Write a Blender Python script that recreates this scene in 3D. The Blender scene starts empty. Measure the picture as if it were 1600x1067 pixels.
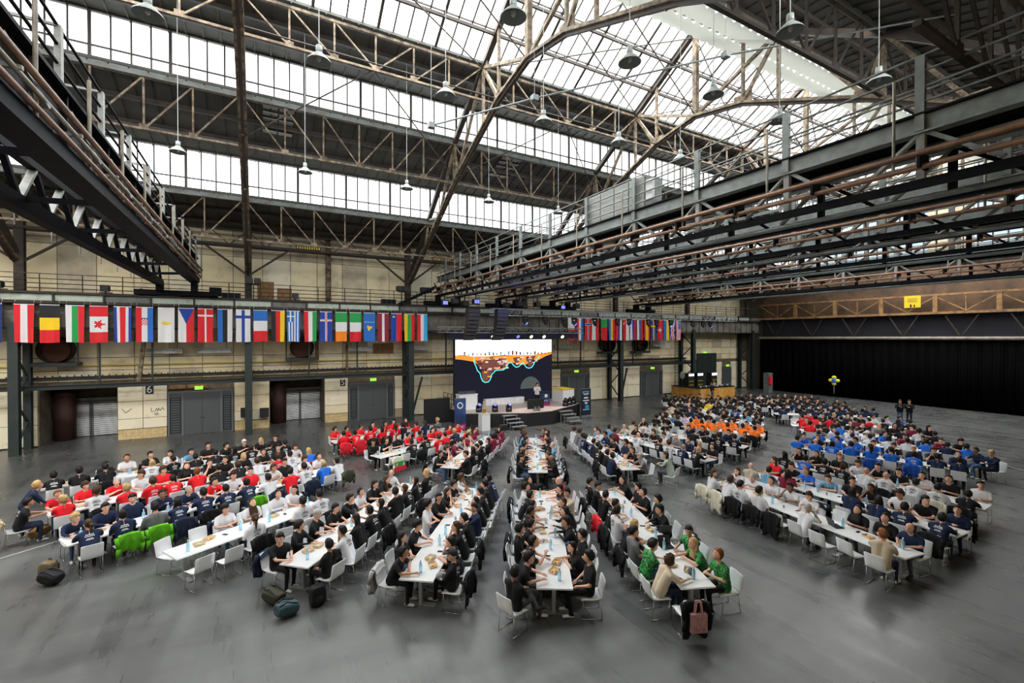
import bpy, bmesh, math, random
from mathutils import Vector, Matrix, noise
from mathutils.bvhtree import BVHTree
random.seed(7)
R = math.radians
scene = bpy.context.scene
COL = scene.collection

# ------------------------------------------------------------------ camera, sky, exposure
cam_d = bpy.data.cameras.new('camera'); cam_d.sensor_width = 36; cam_d.lens = 36 * 711 / 1600.0
cam_d.clip_end = 400; cam_d.clip_start = 0.05
cam = bpy.data.objects.new('camera', cam_d); COL.objects.link(cam)
cam.location = (0, 0, 6.2); cam.rotation_euler = (R(90 - 0.52), 0, R(-29.05))
scene.camera = cam
scene.view_settings.view_transform = 'Standard'; scene.view_settings.look = 'None'
scene.view_settings.gamma = 1; scene.view_settings.use_curve_mapping = False
scene.view_settings.exposure = 1.45
try:
    scene.cycles.use_denoising = True; scene.cycles.denoiser = 'OPENIMAGEDENOISE'
    scene.cycles.max_bounces = 8; scene.cycles.transparent_max_bounces = 12
    scene.cycles.sample_clamp_indirect = 6.0; scene.cycles.sample_clamp_direct = 1.4; scene.cycles.filter_width = 1.2
    scene.cycles.caustics_reflective = False; scene.cycles.caustics_refractive = False
except Exception:
    pass
world = bpy.data.worlds.new('sky'); scene.world = world; world.use_nodes = True
wn, wl = world.node_tree.nodes, world.node_tree.links
wn.clear()
wo = wn.new('ShaderNodeOutputWorld'); wb = wn.new('ShaderNodeBackground')
wt = wn.new('ShaderNodeTexCoord'); ws = wn.new('ShaderNodeSeparateXYZ')
wr = wn.new('ShaderNodeValToRGB'); wz = wn.new('ShaderNodeTexNoise'); wa = wn.new('ShaderNodeMath'); wm = wn.new('ShaderNodeMath')
wz.inputs['Scale'].default_value = 5; wz.inputs['Detail'].default_value = 4
wa.operation = 'MULTIPLY_ADD'; wa.inputs[1].default_value = 0.14; wm.operation = 'ADD'
wl.new(wt.outputs['Generated'], ws.inputs[0]); wl.new(wt.outputs['Generated'], wz.inputs['Vector'])
wl.new(wz.outputs['Fac'], wa.inputs[0]); wa.inputs[2].default_value = -0.07
wl.new(ws.outputs['Z'], wm.inputs[0]); wl.new(wa.outputs[0], wm.inputs[1]); wl.new(wm.outputs[0], wr.inputs['Fac'])
# overcast evening sky: horizon about a third as bright as the zenith, faintly bluish and pink
cr = wr.color_ramp; cr.elements[0].position = 0.0; cr.elements[0].color = (.25, .275, .295, 1)
cr.elements[1].position = 1.0; cr.elements[1].color = (1, 1, 1, 1)
for p_, c_ in ((.2, (.30, .325, .34)), (.32, (.385, .37, .365)), (.5, (.56, .55, .54)), (.75, (.82, .82, .81))):
    e_ = cr.elements.new(p_); e_.color = (*c_, 1)
wl.new(wr.outputs[0], wb.inputs['Color']); wb.inputs['Strength'].default_value = 11.0
wl.new(wb.outputs[0], wo.inputs['Surface'])

def portal(name, loc, sx, sy, rot):
    d = bpy.data.lights.new(name, 'AREA'); d.shape = 'RECTANGLE'; d.size = sx; d.size_y = sy
    try: d.cycles.is_portal = True
    except Exception: return
    o = bpy.data.objects.new(name, d); COL.objects.link(o); o.location = loc; o.rotation_euler = rot
    return o
# daylight sampling guides at the glazed openings of the roof
YC = 16.4
for s in (1, -1):
    portal('daylight_portal', (11, YC + s * 2.2, 21.15), 84, 5.2, (R(-30.6 * s), 0, 0))
    portal('daylight_portal', (11, YC + s * 8.3, 18.5), 84, 2.3, (R(-90 * s), 0, 0))
    portal('daylight_portal', (11, YC + s * 12.9, 15.0), 84, 2.2, (R(-90 * s), 0, 0))

# ------------------------------------------------------------------ materials
MATS = {}
def mat(name, col, rough=.6, metal=0., col2=None, scale=2., detail=5., lo=.4, hi=.65, bump=0., stretch=None, emit=None, estr=1., rough2=None, spec=None, alpha=None, trans=None):
    if name in MATS: return MATS[name]
    m = bpy.data.materials.new(name); m.use_nodes = True; MATS[name] = m
    n, l = m.node_tree.nodes, m.node_tree.links
    b = n['Principled BSDF']
    b.inputs['Base Color'].default_value = (*col, 1); b.inputs['Roughness'].default_value = rough; b.inputs['Metallic'].default_value = metal
    if spec is not None: b.inputs['Specular IOR Level'].default_value = spec
    if trans is not None: b.inputs['Transmission Weight'].default_value = trans
    if emit is not None:
        b.inputs['Emission Color'].default_value = (*emit, 1); b.inputs['Emission Strength'].default_value = estr
    m.diffuse_color = (*col, 1)
    if col2 is not None or bump:
        g = n.new('ShaderNodeNewGeometry'); mp = n.new('ShaderNodeMapping'); t = n.new('ShaderNodeTexNoise')
        l.new(g.outputs['Position'], mp.inputs['Vector']); l.new(mp.outputs[0], t.inputs['Vector'])
        if stretch: mp.inputs['Scale'].default_value = stretch
        t.inputs['Scale'].default_value = scale; t.inputs['Detail'].default_value = detail; t.inputs['Roughness'].default_value = .62
        if col2 is not None:
            r = n.new('ShaderNodeValToRGB'); r.color_ramp.elements[0].position = lo; r.color_ramp.elements[1].position = hi
            r.color_ramp.elements[0].color = (*col, 1); r.color_ramp.elements[1].color = (*col2, 1)
            l.new(t.outputs['Fac'], r.inputs['Fac']); l.new(r.outputs[0], b.inputs['Base Color'])
        if rough2 is not None:
            q = n.new('ShaderNodeMapRange'); q.inputs['To Min'].default_value = rough; q.inputs['To Max'].default_value = rough2
            q.inputs['From Min'].default_value = lo; q.inputs['From Max'].default_value = hi
            l.new(t.outputs['Fac'], q.inputs['Value']); l.new(q.outputs[0], b.inputs['Roughness'])
        if bump:
            bp = n.new('ShaderNodeBump'); bp.inputs['Strength'].default_value = bump; bp.inputs['Distance'].default_value = .02
            l.new(t.outputs['Fac'], bp.inputs['Height']); l.new(bp.outputs[0], b.inputs['Normal'])
    return m

def glass_mat(name, tint, clear):
    m = bpy.data.materials.new(name); m.use_nodes = True; MATS[name] = m
    n, l = m.node_tree.nodes, m.node_tree.links; n.clear()
    o = n.new('ShaderNodeOutputMaterial'); mx = n.new('ShaderNodeMixShader'); t = n.new('ShaderNodeBsdfTransparent'); d = n.new('ShaderNodeBsdfTranslucent')
    t.inputs[0].default_value = (*tint, 1); d.inputs[0].default_value = (*tint, 1); mx.inputs[0].default_value = 1 - clear
    l.new(t.outputs[0], mx.inputs[1]); l.new(d.outputs[0], mx.inputs[2]); l.new(mx.outputs[0], o.inputs[0])
    return m
M_glass = glass_mat('wired_glass', (.93, .95, .95), .98)
M_glass2 = glass_mat('dimmed_gable_glass', (.30, .32, .33), .98)  # dark tint put in to dim the gable light mirrored on the floor
M_blind = glass_mat("blind_fabric", (.07, .07, .062), .04)
def blind_fix():
    n, l = M_blind.node_tree.nodes, M_blind.node_tree.links
    mx = next(x for x in n if x.type == 'MIX_SHADER'); df = n.new('ShaderNodeBsdfDiffuse'); df.inputs[0].default_value = (.74, .74, .66, 1)
    l.new(df.outputs[0], mx.inputs[1]); mx.inputs[0].default_value = .3
blind_fix()

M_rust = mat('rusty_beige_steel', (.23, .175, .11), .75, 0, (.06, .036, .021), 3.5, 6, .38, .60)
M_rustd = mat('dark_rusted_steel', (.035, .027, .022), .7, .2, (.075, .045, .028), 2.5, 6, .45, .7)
M_deck = mat('dark_roof_deck', (.058, .060, .054), .8, 0, (.09, .084, .072), .8, 4, .4, .7)
M_sill = mat('grey_green_sill', (.14, .16, .15), .6, 0, (.09, .085, .075), 2, 4)
M_mull = mat('mullion_steel', (.06, .05, .045), .6, .2)
M_cream = mat('cream_concrete', (.84, .72, .47), .85, 0, (.46, .37, .24), .9, 8, .52, .78, .15)
M_cream2 = mat('weathered_concrete', (.62, .53, .38), .85, 0, (.33, .28, .2), .9, 8, .45, .75, .15)
M_cream3 = mat('pale_concrete', (.86, .78, .58), .85, 0, (.52, .42, .29), 1.3, 8, .54, .8, .15)
M_joint = mat('wall_joint', (.16, .125, .085), .9, 0, (.09, .07, .05), 2)
M_tile = mat('yellow_wall_tile', (.66, .50, .25), .45, 0, (.5, .36, .18), 3, 3)
M_grout = mat('tile_grout', (.38, .30, .19), .9)
M_green = mat('dark_green_steel', (.016, .028, .029), .5, .1, (.03, .034, .03), 3, 5)
M_pale = mat('pale_green_paint', (.42, .49, .42), .6, 0, (.24, .23, .17), 2.2, 6, .5, .75)
M_gird = mat('girder_grey', (.20, .195, .165), .7, 0, (.10, .085, .065), 1.2, 6)
M_steel = mat('grey_painted_steel', (.19, .215, .21), .5, .2, (.13, .14, .135), 3, 4)
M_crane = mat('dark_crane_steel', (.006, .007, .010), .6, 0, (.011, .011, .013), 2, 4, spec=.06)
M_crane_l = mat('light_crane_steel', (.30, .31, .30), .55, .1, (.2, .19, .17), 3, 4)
M_pipe = mat('copper_brown_pipe', (.23, .115, .06), .5, .2, (.13, .07, .045), 3, 4)
M_pipeg = mat('grey_beige_pipe', (.27, .245, .20), .5, .1, (.17, .145, .11), 3, 4)
M_black = mat('matte_black', (.007, .007, .008), .6)
M_door = mat('charcoal_door_paint', (.07, .077, .082), .5)
M_doorf = mat('door_frame_grey', (.11, .12, .125), .5)
M_shut = mat('galvanised_shutter', (.50, .52, .52), .45, .3, (.40, .41, .41), 4, 3)
M_chrome = mat('chrome', (.55, .56, .57), .18, 1.)
M_alu = mat('truss_aluminium', (.36, .38, .39), .4, .7)
M_white = mat('white_laminate', (.92, .93, .94), .4)
M_chair = mat('white_plastic', (.80, .81, .83), .4)
M_woodo = mat('orange_board', (.62, .30, .05), .6, 0, (.40, .17, .03), 2.2, 6, .4, .7, 0, (1, 1, 6))
M_osb = mat('weathered_board', (.30, .16, .06), .8, 0, (.14, .07, .03), 6, 5)
M_stage = mat('stage_floor', (.42, .34, .31), .45)
M_curtain = mat('black_curtain', (.0035, .0035, .004), 1., spec=0.)
M_lamp = mat('lamp_enamel', (.40, .44, .43), .4, .1, (.27, .27, .24), 5, 4)
M_lampin = mat('lamp_inside', (.16, .19, .19), .5)
M_yellow = mat('yellow_sign', (.85, .62, .03), .5)
M_spk = mat('loudspeaker_grey', (.025, .024, .028), .6)
M_lens_w = mat('warm_lamp_lens', (1, .9, .7), .3, emit=(1, .82, .6), estr=2)
M_lens_b = mat('blue_lamp_lens', (.1, .1, .8), .3, emit=(.12, .14, 1), estr=.8)
M_exit = mat('exit_sign_glow', (.2, .7, .1), .4, emit=(.45, .9, .08), estr=.3)
M_text = mat('white_print', (.8, .8, .8), .6)
M_pipey = mat('yellow_gas_pipe', (.52, .40, .06), .5)

# concrete floor with streaks and worn gloss
def floor_mat():
    m = bpy.data.materials.new('polished_concrete_floor'); m.use_nodes = True
    n, l = m.node_tree.nodes, m.node_tree.links; b = n['Principled BSDF']
    g = n.new('ShaderNodeNewGeometry')
    def nz(sc, st, det=6, rot=0):
        mp = n.new('ShaderNodeMapping'); t = n.new('ShaderNodeTexNoise'); mp.inputs['Scale'].default_value = st; mp.inputs['Rotation'].default_value[2] = rot
        t.inputs['Scale'].default_value = sc; t.inputs['Detail'].default_value = det; t.inputs['Roughness'].default_value = .6
        l.new(g.outputs['Position'], mp.inputs[0]); l.new(mp.outputs[0], t.inputs['Vector']); return t
    a = nz(.35, (1, 1, 1)); c = nz(.8, (.3, 1.6, 1), 3, R(24)); d = nz(.9, (1.8, .3, 1), 3, R(-12))
    m1 = n.new('ShaderNodeMath'); m1.operation = 'ADD'; l.new(a.outputs['Fac'], m1.inputs[0]); l.new(c.outputs['Fac'], m1.inputs[1])
    m2 = n.new('ShaderNodeMath'); m2.operation = 'ADD'; l.new(m1.outputs[0], m2.inputs[0]); l.new(d.outputs['Fac'], m2.inputs[1])
    m3 = n.new('ShaderNodeMath'); m3.operation = 'MULTIPLY'; m3.inputs[1].default_value = 1 / 3; l.new(m2.outputs[0], m3.inputs[0])
    r = n.new('ShaderNodeValToRGB'); r.color_ramp.elements[0].position = .28; r.color_ramp.elements[1].position = .72
    r.color_ramp.elements[0].color = (.012, .013, .014, 1); r.color_ramp.elements[1].color = (.125, .126, .122, 1)
    l.new(m3.outputs[0], r.inputs[0]); l.new(r.outputs[0], b.inputs['Base Color'])
    q = n.new('ShaderNodeMapRange'); q.inputs['From Min'].default_value = .2; q.inputs['From Max'].default_value = .8
    q.inputs['To Min'].default_value = .20; q.inputs['To Max'].default_value = .40; b.inputs['Specular IOR Level'].default_value = .42
    l.new(d.outputs['Fac'], q.inputs['Value']); l.new(q.outputs[0], b.inputs['Roughness'])
    return m
M_floor = floor_mat()

# ------------------------------------------------------------------ helpers
def tag(o, label=None, cat=None, group=None, kind=None):
    if label: o['label'] = label
    if cat: o['category'] = cat
    if group: o['group'] = group
    if kind: o['kind'] = kind
    return o

def adopt(o, parent):
    if parent is not None:
        o.parent = parent
        o.matrix_parent_inverse = parent.matrix_basis.inverted()
    return o

def empty(name, loc=(0, 0, 0), rz=0.):
    o = bpy.data.objects.new(name, None); COL.objects.link(o); o.location = loc; o.rotation_euler = (0, 0, rz); o.empty_display_size = .2
    return o

class MB:
    def __init__(s): s.v = []; s.f = []; s.m = []
    def add(s, vs, fs, mi=0):
        k = len(s.v); s.v += [tuple(v) for v in vs]; s.f += [tuple(i + k for i in f) for f in fs]; s.m += [mi] * len(fs); return s
    def box(s, x0, x1, y0, y1, z0, z1, mi=0):
        return s.add([(x0, y0, z0), (x1, y0, z0), (x1, y1, z0), (x0, y1, z0), (x0, y0, z1), (x1, y0, z1), (x1, y1, z1), (x0, y1, z1)],
                     [(3, 2, 1, 0), (4, 5, 6, 7), (0, 1, 5, 4), (1, 2, 6, 5), (2, 3, 7, 6), (3, 0, 4, 7)], mi)
    def beam(s, p, q, w, h, mi=0, up=(0, 0, 1)):
        p, q = Vector(p), Vector(q); d = (q - p).normalized(); u = Vector(up)
        if abs(d.dot(u)) > .99: u = Vector((0, 1, 0))
        x = d.cross(u).normalized(); u = x.cross(d).normalized()
        vs = []
        for c in (p, q):
            for a, b in ((-1, -1), (1, -1), (1, 1), (-1, 1)): vs.append(c + x * (a * w / 2) + u * (b * h / 2))
        return s.add(vs, [(3, 2, 1, 0), (4, 5, 6, 7), (0, 1, 5, 4), (1, 2, 6, 5), (2, 3, 7, 6), (3, 0, 4, 7)], mi)
    def cone(s, p, q, r1, r2, n=8, mi=0, caps=True):
        p, q = Vector(p), Vector(q); d = (q - p).normalized(); u = Vector((0, 0, 1)) if abs(d.z) < .9 else Vector((0, 1, 0))
        x = d.cross(u).normalized(); y = d.cross(x).normalized(); vs = []
        for c, r in ((p, r1), (q, r2)):
            for i in range(n):
                a = 2 * math.pi * i / n; vs.append(c + x * (r * math.cos(a)) + y * (r * math.sin(a)))
        fs = [(i, i + n, (i + 1) % n + n, (i + 1) % n) for i in range(n)]
        if caps: fs += [tuple(range(n)), tuple(range(2 * n - 1, n - 1, -1))]
        return s.add(vs, fs, mi)
    def tube(s, pts, r, n=6, mi=0):
        for a, b in zip(pts, pts[1:]): s.cone(a, b, r, r, n, mi)
        return s
    def ball(s, c, r, nu=10, nv=7, mi=0, mtx=None):
        rx, ry, rz = (r, r, r) if not hasattr(r, '__len__') else r
        vs = [(0, 0, 1)] + [(math.sin(math.pi * j / nv) * math.cos(2 * math.pi * i / nu), math.sin(math.pi * j / nv) * math.sin(2 * math.pi * i / nu), math.cos(math.pi * j / nv)) for j in range(1, nv) for i in range(nu)] + [(0, 0, -1)]
        out = []
        for v in vs:
            w = Vector((v[0] * rx, v[1] * ry, v[2] * rz))
            if mtx is not None: w = mtx @ w
            out.append(w + Vector(c))
        fs = [(0, 1 + i, 1 + (i + 1) % nu) for i in range(nu)]
        for j in range(nv - 2):
            for i in range(nu):
                a = 1 + j * nu + i; b = 1 + j * nu + (i + 1) % nu; fs.append((a, a + nu, b + nu, b))
        e = len(vs) - 1; k = 1 + (nv - 2) * nu
        fs += [(e, k + (i + 1) % nu, k + i) for i in range(nu)]
        return s.add(out, fs, mi)
    def lathe(s, prof, n=16, mi=0, c=(0, 0, 0)):
        vs = []
        for r, z in prof:
            for i in range(n):
                a = 2 * math.pi * i / n; vs.append((c[0] + r * math.cos(a), c[1] + r * math.sin(a), c[2] + z))
        fs = []
        for j in range(len(prof) - 1):
            for i in range(n):
                a = j * n + i; b = j * n + (i + 1) % n; fs.append((a, b, b + n, a + n))
        return s.add(vs, fs, mi)
    def prism(s, poly, z0, z1, mi=0):
        n = len(poly); vs = [(x, y, z0) for x, y in poly] + [(x, y, z1) for x, y in poly]
        return s.add(vs, [tuple(range(n - 1, -1, -1)), tuple(range(n, 2 * n))] + [(i, (i + 1) % n, (i + 1) % n + n, i + n) for i in range(n)], mi)
    def mesh(s, name, mats, smooth=False):
        me = bpy.data.meshes.new(name); me.from_pydata(s.v, [], s.f)
        for m in (mats if isinstance(mats, (list, tuple)) else [mats]): me.materials.append(m)
        if any(s.m): me.polygons.foreach_set('material_index', s.m)
        if smooth: me.polygons.foreach_set('use_smooth', [True] * len(s.f))
        me.update(); return me
    def build(s, name, mats, parent=None, smooth=False):
        o = bpy.data.objects.new(name, s.mesh(name, mats, smooth)); COL.objects.link(o); return adopt(o, parent)

_unit = {}
def unit(kind, m):
    k = (kind, m.name)
    if k not in _unit:
        b = MB()
        if kind == 'box': b.box(-.5, .5, -.5, .5, -.5, .5)
        else: b.cone((0, -.5, 0), (0, .5, 0), .5, .5, 8)
        _unit[k] = b.mesh('unit_' + kind, m, kind != 'box')
    return _unit[k]

def bar(name, p, q, w, h, m, parent=None, kind='box', up=(0, 0, 1)):
    """one straight member from p to q; all members of a material share one mesh"""
    p, q = Vector(p), Vector(q); d = q - p; L = d.length; y = d / L; u = Vector(up)
    if abs(y.dot(u)) > .99: u = Vector((0, 1, 0)) if abs(y.y) < .9 else Vector((1, 0, 0))
    x = y.cross(u).normalized(); z = x.cross(y).normalized()
    o = bpy.data.objects.new(name, unit(kind, m)); COL.objects.link(o)
    mt = Matrix((x, y, z)).transposed().to_4x4(); mt.translation = (p + q) / 2
    o.matrix_basis = mt @ Matrix.Diagonal((w, L, h, 1))
    return adopt(o, parent)
def rod(name, p, q, r, m, parent=None): return bar(name, p, q, 2 * r, 2 * r, m, parent, 'rod')
def block(name, x0, x1, y0, y1, z0, z1, m, parent=None):
    o = bpy.data.objects.new(name, unit('box', m)); COL.objects.link(o)
    o.location = ((x0 + x1) / 2, (y0 + y1) / 2, (z0 + z1) / 2); o.scale = (abs(x1 - x0), abs(y1 - y0), abs(z1 - z0))
    return adopt(o, parent)
def copy_tree(o, parent=None):
    c = o.copy(); COL.objects.link(c)
    if parent is not None: c.parent = parent
    for ch in o.children: copy_tree(ch, c)
    return c
def lettering(name, txt, size, loc, rot, m, parent=None, align='CENTER', extr=.004):
    cu = bpy.data.curves.new(name, 'FONT'); cu.body = txt; cu.size = size; cu.align_x = align; cu.align_y = 'CENTER'; cu.extrude = extr
    cu.materials.append(m)
    tmp = bpy.data.objects.new('tmp', cu); COL.objects.link(tmp)
    me = bpy.data.meshes.new_from_object(tmp.evaluated_get(bpy.context.evaluated_depsgraph_get()))
    bpy.data.objects.remove(tmp); bpy.data.curves.remove(cu)
    if not me.materials: me.materials.append(m)
    o = bpy.data.objects.new(name, me); COL.objects.link(o); o.location = loc; o.rotation_euler = rot
    return adopt(o, parent)
ORD = 'first second third fourth fifth sixth seventh eighth ninth tenth eleventh twelfth thirteenth fourteenth fifteenth sixteenth'.split()
WALLROT = (R(90), 0, 0)          # lettering that faces -Y

# ------------------------------------------------------------------ floor, walls
XL, XR, YF, YB = -30., 53.2, -3.2, 35.4
COLX = [-21.5, -11.2, -.6, 9.9, 20.2, 30.6, 40.9, 51.2]
fl = MB().box(XL, XR, YF, 38.6, -.3, 0).build('floor', M_floor); tag(fl, 'grey polished concrete hall floor with streaks', None, None, 'structure')
seam_m = mat('floor_seam', (.30, .30, .29), .6)
for a, b in (((28.5, 3.0), (44, 26.5)), ((22.5, 13.6), (33.5, 8.0)), ((-9, 16.2), (-4.8, 19.2))):
    bar('floor_line', (*a, .001), (*b, .001), .05, .004, seam_m, fl)

def panel_grid(parent, name, xs, zs, y, m, gap=.035, depth=.12):
    for i in range(len(xs) - 1):
        for j in range(len(zs) - 1):
            mm = m(i, j) if callable(m) else m
            dy = random.uniform(-.012, .012)
            block(name, xs[i] + gap / 2, xs[i + 1] - gap / 2, y + dy, y + depth, zs[j] + gap / 2, zs[j + 1] - gap / 2, mm, parent)

wbk = MB()
wbk.box(XL, XR, YB + .10, YB + .5, 3.3, 13.6)
# ground level: solid between the recessed bays
OPEN = [(-10.9, -7.5), (.63, 4.1)]
x = XL
for a, b in OPEN + [(XR, XR)]:
    wbk.box(x, a, YB + .10, YB + .5, 0, 3.3); x = b
for a, b in OPEN:   # recess cheeks, soffit and back
    wbk.box(a - .3, a, YB + .5, 38.6, 0, 3.3); wbk.box(b, b + .3, YB + .5, 38.6, 0, 3.3)
    wbk.box(a, b, 38.2, 38.6, 0, 3.3); wbk.box(a - .3, b + .3, YB + .5, 38.6, 3.3, 3.6)
wb_o = wbk.build('wall_back', M_joint); tag(wb_o, 'long cream concrete panel wall behind the stage', None, None, 'structure')
# upper panels
ux = [XL + .1 + 1.717 * i for i in range(49)]
ux = [x_ for x_ in ux if x_ < XR]
ux = [-.6 - .9 + 1.717 * i for i in range(-8, 32)]
panel_grid(wb_o, 'upper_panel', ux, [8.5, 11.55, 13.3], YB, lambda i, j: (M_cream2 if (j == 1 and (i // 4) % 2 == 0) or (i % 9 == 3) else (M_cream3 if i % 3 == 0 else M_cream)))
panel_grid(wb_o, 'middle_panel', ux, [3.62, 4.25, 5.0, 6.0, 8.4], YB, lambda i, j: (M_cream2 if (i * 7 + j * 3) % 6 == 0 or j == 3 else (M_cream3 if (i + j) % 3 == 0 else M_cream)))
# lower pillars / wall faces between doors and recesses
def lower(x0, x1, tile=True):
    zs = [.62, 1.25, 2.3, 3.3] if tile else [.05, 1.25, 2.3, 3.3]
    n = max(1, round((x1 - x0) / 1.6)); xs = [x0 + (x1 - x0) * i / n for i in range(n + 1)]
    panel_grid(wb_o, 'pillar_panel', xs, zs, YB - .02, lambda i, j: random.choice((M_cream3, M_cream3, M_cream)), .03)
    if tile:
        block('tile_bed', x0 + .02, x1 - .02, YB - .03, YB + .1, 0, .6, M_grout, wb_o)
        n = round((x1 - x0) / .2); s = (x1 - x0 - .04) / n
        big = x1 < 10
        if big:
            for i in range(n):
                for j in range(3): block('wall_tile', x0 + .02 + i * s + .006, x0 + .02 + (i + 1) * s - .006, YB - .04, YB, .01 + j * .195, .195 + j * .195, M_tile, wb_o)
for a, b in ((-7.46, -5.06), (-1.48, .6), (4.13, 5.74), (9.2, 10.6)): lower(a, b)
for a, b in ((-14.6, -10.95), (10.6, 24.9), (28.35, 35.05), (38.38, 43.8), (47.3, 48.35), (50.1, 53.1)): lower(a, b, False)
# broken brick patches
for x0, x1, z0, z1 in ((-4.95, -4.1, 2.95, 3.3), (-4.0, -2.9, 2.95, 3.3)):
    block('brick_patch', x0, x1, YB - .05, YB + .1, z0, z1, M_osb, wb_o)
for x0, x1, z0, z1 in ((7.55, 9.1, 4.95, 5.75), (-.1, .9, 8.7, 10.0), (1.1, 2.0, 8.75, 9.6), (3.5, 3.75, 4.5, 6.3)):
    block('brick_patch', x0, x1, YB - .05, YB + .1, z0, z1, M_osb, wb_o)

def struct(o, label): return tag(o, label, None, None, 'structure')
wf = struct(MB().box(XL, XR, YF - .4, YF, 0, 13.6).build('wall_front', M_cream2), 'concrete wall on the gallery side of the hall')
wl_o = struct(MB().box(XL - .4, XL, YF, 38.6, 0, 22.5).build('wall_left', M_cream2), 'concrete end wall beyond the shutters')
wr_o = struct(MB().box(XR, XR + .4, YF, 38.6, 0, 12.5).build('wall_right', mat('dark_end_wall', (.10, .085, .07), .9)), 'dark end wall behind the black curtain')

# ------------------------------------------------------------------ doors, shutters, fittings on the wall
def door_unit(n, x0, x1, h, l0, l1, label):
    d = MB().box(x0, x1, YB - .10, YB + .12, 0, h).build('door_%d' % n, M_door); struct(d, label)
    y = YB - .10
    for a, b in ((x0, x0 + .1), (l0 - .12, l0), (l1, l1 + .12), (x1 - .1, x1)):
        block('jamb', a, b, y - .05, y, 0, h, M_doorf, d)
    block('lintel', x0, x1, y - .06, y, h - .12, h, M_doorf, d)
    mid = (l0 + l1) / 2
    for a, b, s in ((l0, mid - .01, 1), (mid + .01, l1, -1)):
        lf = block('leaf', a, b, y - .03, y, .02, h - .14, M_door, d)
        hx = mid - .08 if s > 0 else mid + .08
        block('handle', hx - .04, hx + .04, y - .09, y - .03, 1.05, 1.11, M_chrome, lf)
    for a, b in ((x0 + .12, l0 - .14), (l1 + .14, x1 - .12)):
        if b - a < .25: continue
        k = 14; block('louvre_shadow', a, b, y - .02, y - .005, .15, h - .4, M_black, d)
        for i in range(k):
            z = .2 + (h - .6) * i / k
            o = block('louvre_slat', a + .05, b - .05, y - .05, y - .035, z, z + .12, M_doorf, d); o.rotation_euler = (R(25), 0, 0)
    return d
door_unit(1, -5.02, -1.52, 2.8, -4.2, -2.24, 'charcoal double door with louvred side panels beside the number six')
door_unit(2, 5.78, 9.14, 2.8, 6.5, 8.54, 'charcoal double door with louvred side panels beside the number five')
door_unit(3, 24.93, 28.3, 2.7, 25.8, 27.6, 'charcoal double door just beyond the stage and tall banner')
door_unit(4, 35.1, 38.32, 2.68, 35.9, 37.6, 'charcoal double door beside the orange bar')
d5 = struct(MB().box(43.88, 47.24, YB - .1, YB + .1, 0, 4.36).build('door_5', M_green), 'tall dark green sliding door behind the bar')
for i in range(4): block('door_plank', 43.9 + i * .84, 44.72 + i * .84, YB - .14, YB - .1, .03, 4.3, M_green, d5)
d6 = struct(MB().box(48.4, 50.05, YB - .1, YB + .1, 0, 2.6).build('door_6', M_door), 'narrow dark door near the curtain corner'); block('leaf', 48.5, 49.95, YB - .14, YB - .1, .02, 2.5, M_door, d6)
for i, (xx, zz, lb) in enumerate(((-3.4, 2.95, 'glowing green exit sign above the door by number six'), (7.55, 2.98, 'glowing green exit sign above the door by number five'),
                      (26.7, 2.92, 'green exit sign above the door beyond the stage'), (36.8, 2.9, 'green exit sign above the door by the bar'),
                      (45.2, 4.45, 'green exit sign above the tall green door'), (49.3, 2.8, 'green exit sign above the narrow corner door'))):
    t = empty('exit_sign', (xx, YB - .12, zz)); tag(t, lb, 'sign', 'exit signs')
    block('lightbox', xx - .22, xx + .22, YB - .2, YB - .06, zz - .09, zz + .13, M_exit, t); block('bracket', xx - .05, xx + .05, YB - .12, YB, zz + .1, zz + .17, M_black, t)
for ch, xx, zz, s in (('6', -5.93, 2.98, .30), ('5', 5.36, 2.86, .28)):
    t = empty('number_plate', (xx, YB - .04, zz)); tag(t, 'black square plate with a white number %s on pillar' % ('six' if ch == '6' else 'five'), 'sign')
    block('plate', xx - s * .62, xx + s * .62, YB - .07, YB - .03, zz - s * .85, zz + s * .85, M_black, t)
    lettering('lettering', ch, s * 2.0, (xx, YB - .075, zz), WALLROT, M_text, t)
# graffiti on pillar 6
gm = mat('graffiti_paint', (.05, .05, .05), .7)
def graffiti(pts, lb):
    b = MB()
    for st in pts: b.tube([Vector((p[0], YB - .045, p[1])) for p in st], .012, 4)
    tag(b.build('graffiti', gm), lb, 'graffiti')
graffiti([[(-7.25, 1.9), (-7.08, 1.62), (-6.8, 1.88)]], 'small black painted letter V on the concrete pillar')
graffiti([[(-5.85, 1.85), (-5.85, 1.62), (-5.72, 1.62)], [(-5.68, 1.62), (-5.6, 1.8), (-5.52, 1.62), (-5.5, 1.82), (-5.4, 1.66), (-5.3, 1.84), (-5.2, 1.66)], [(-5.7, 1.45), (-5.6, 1.38), (-5.5, 1.45), (-5.58, 1.52), (-5.7, 1.45)]], 'black scribbled name tag with heart on the concrete pillar')
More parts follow.
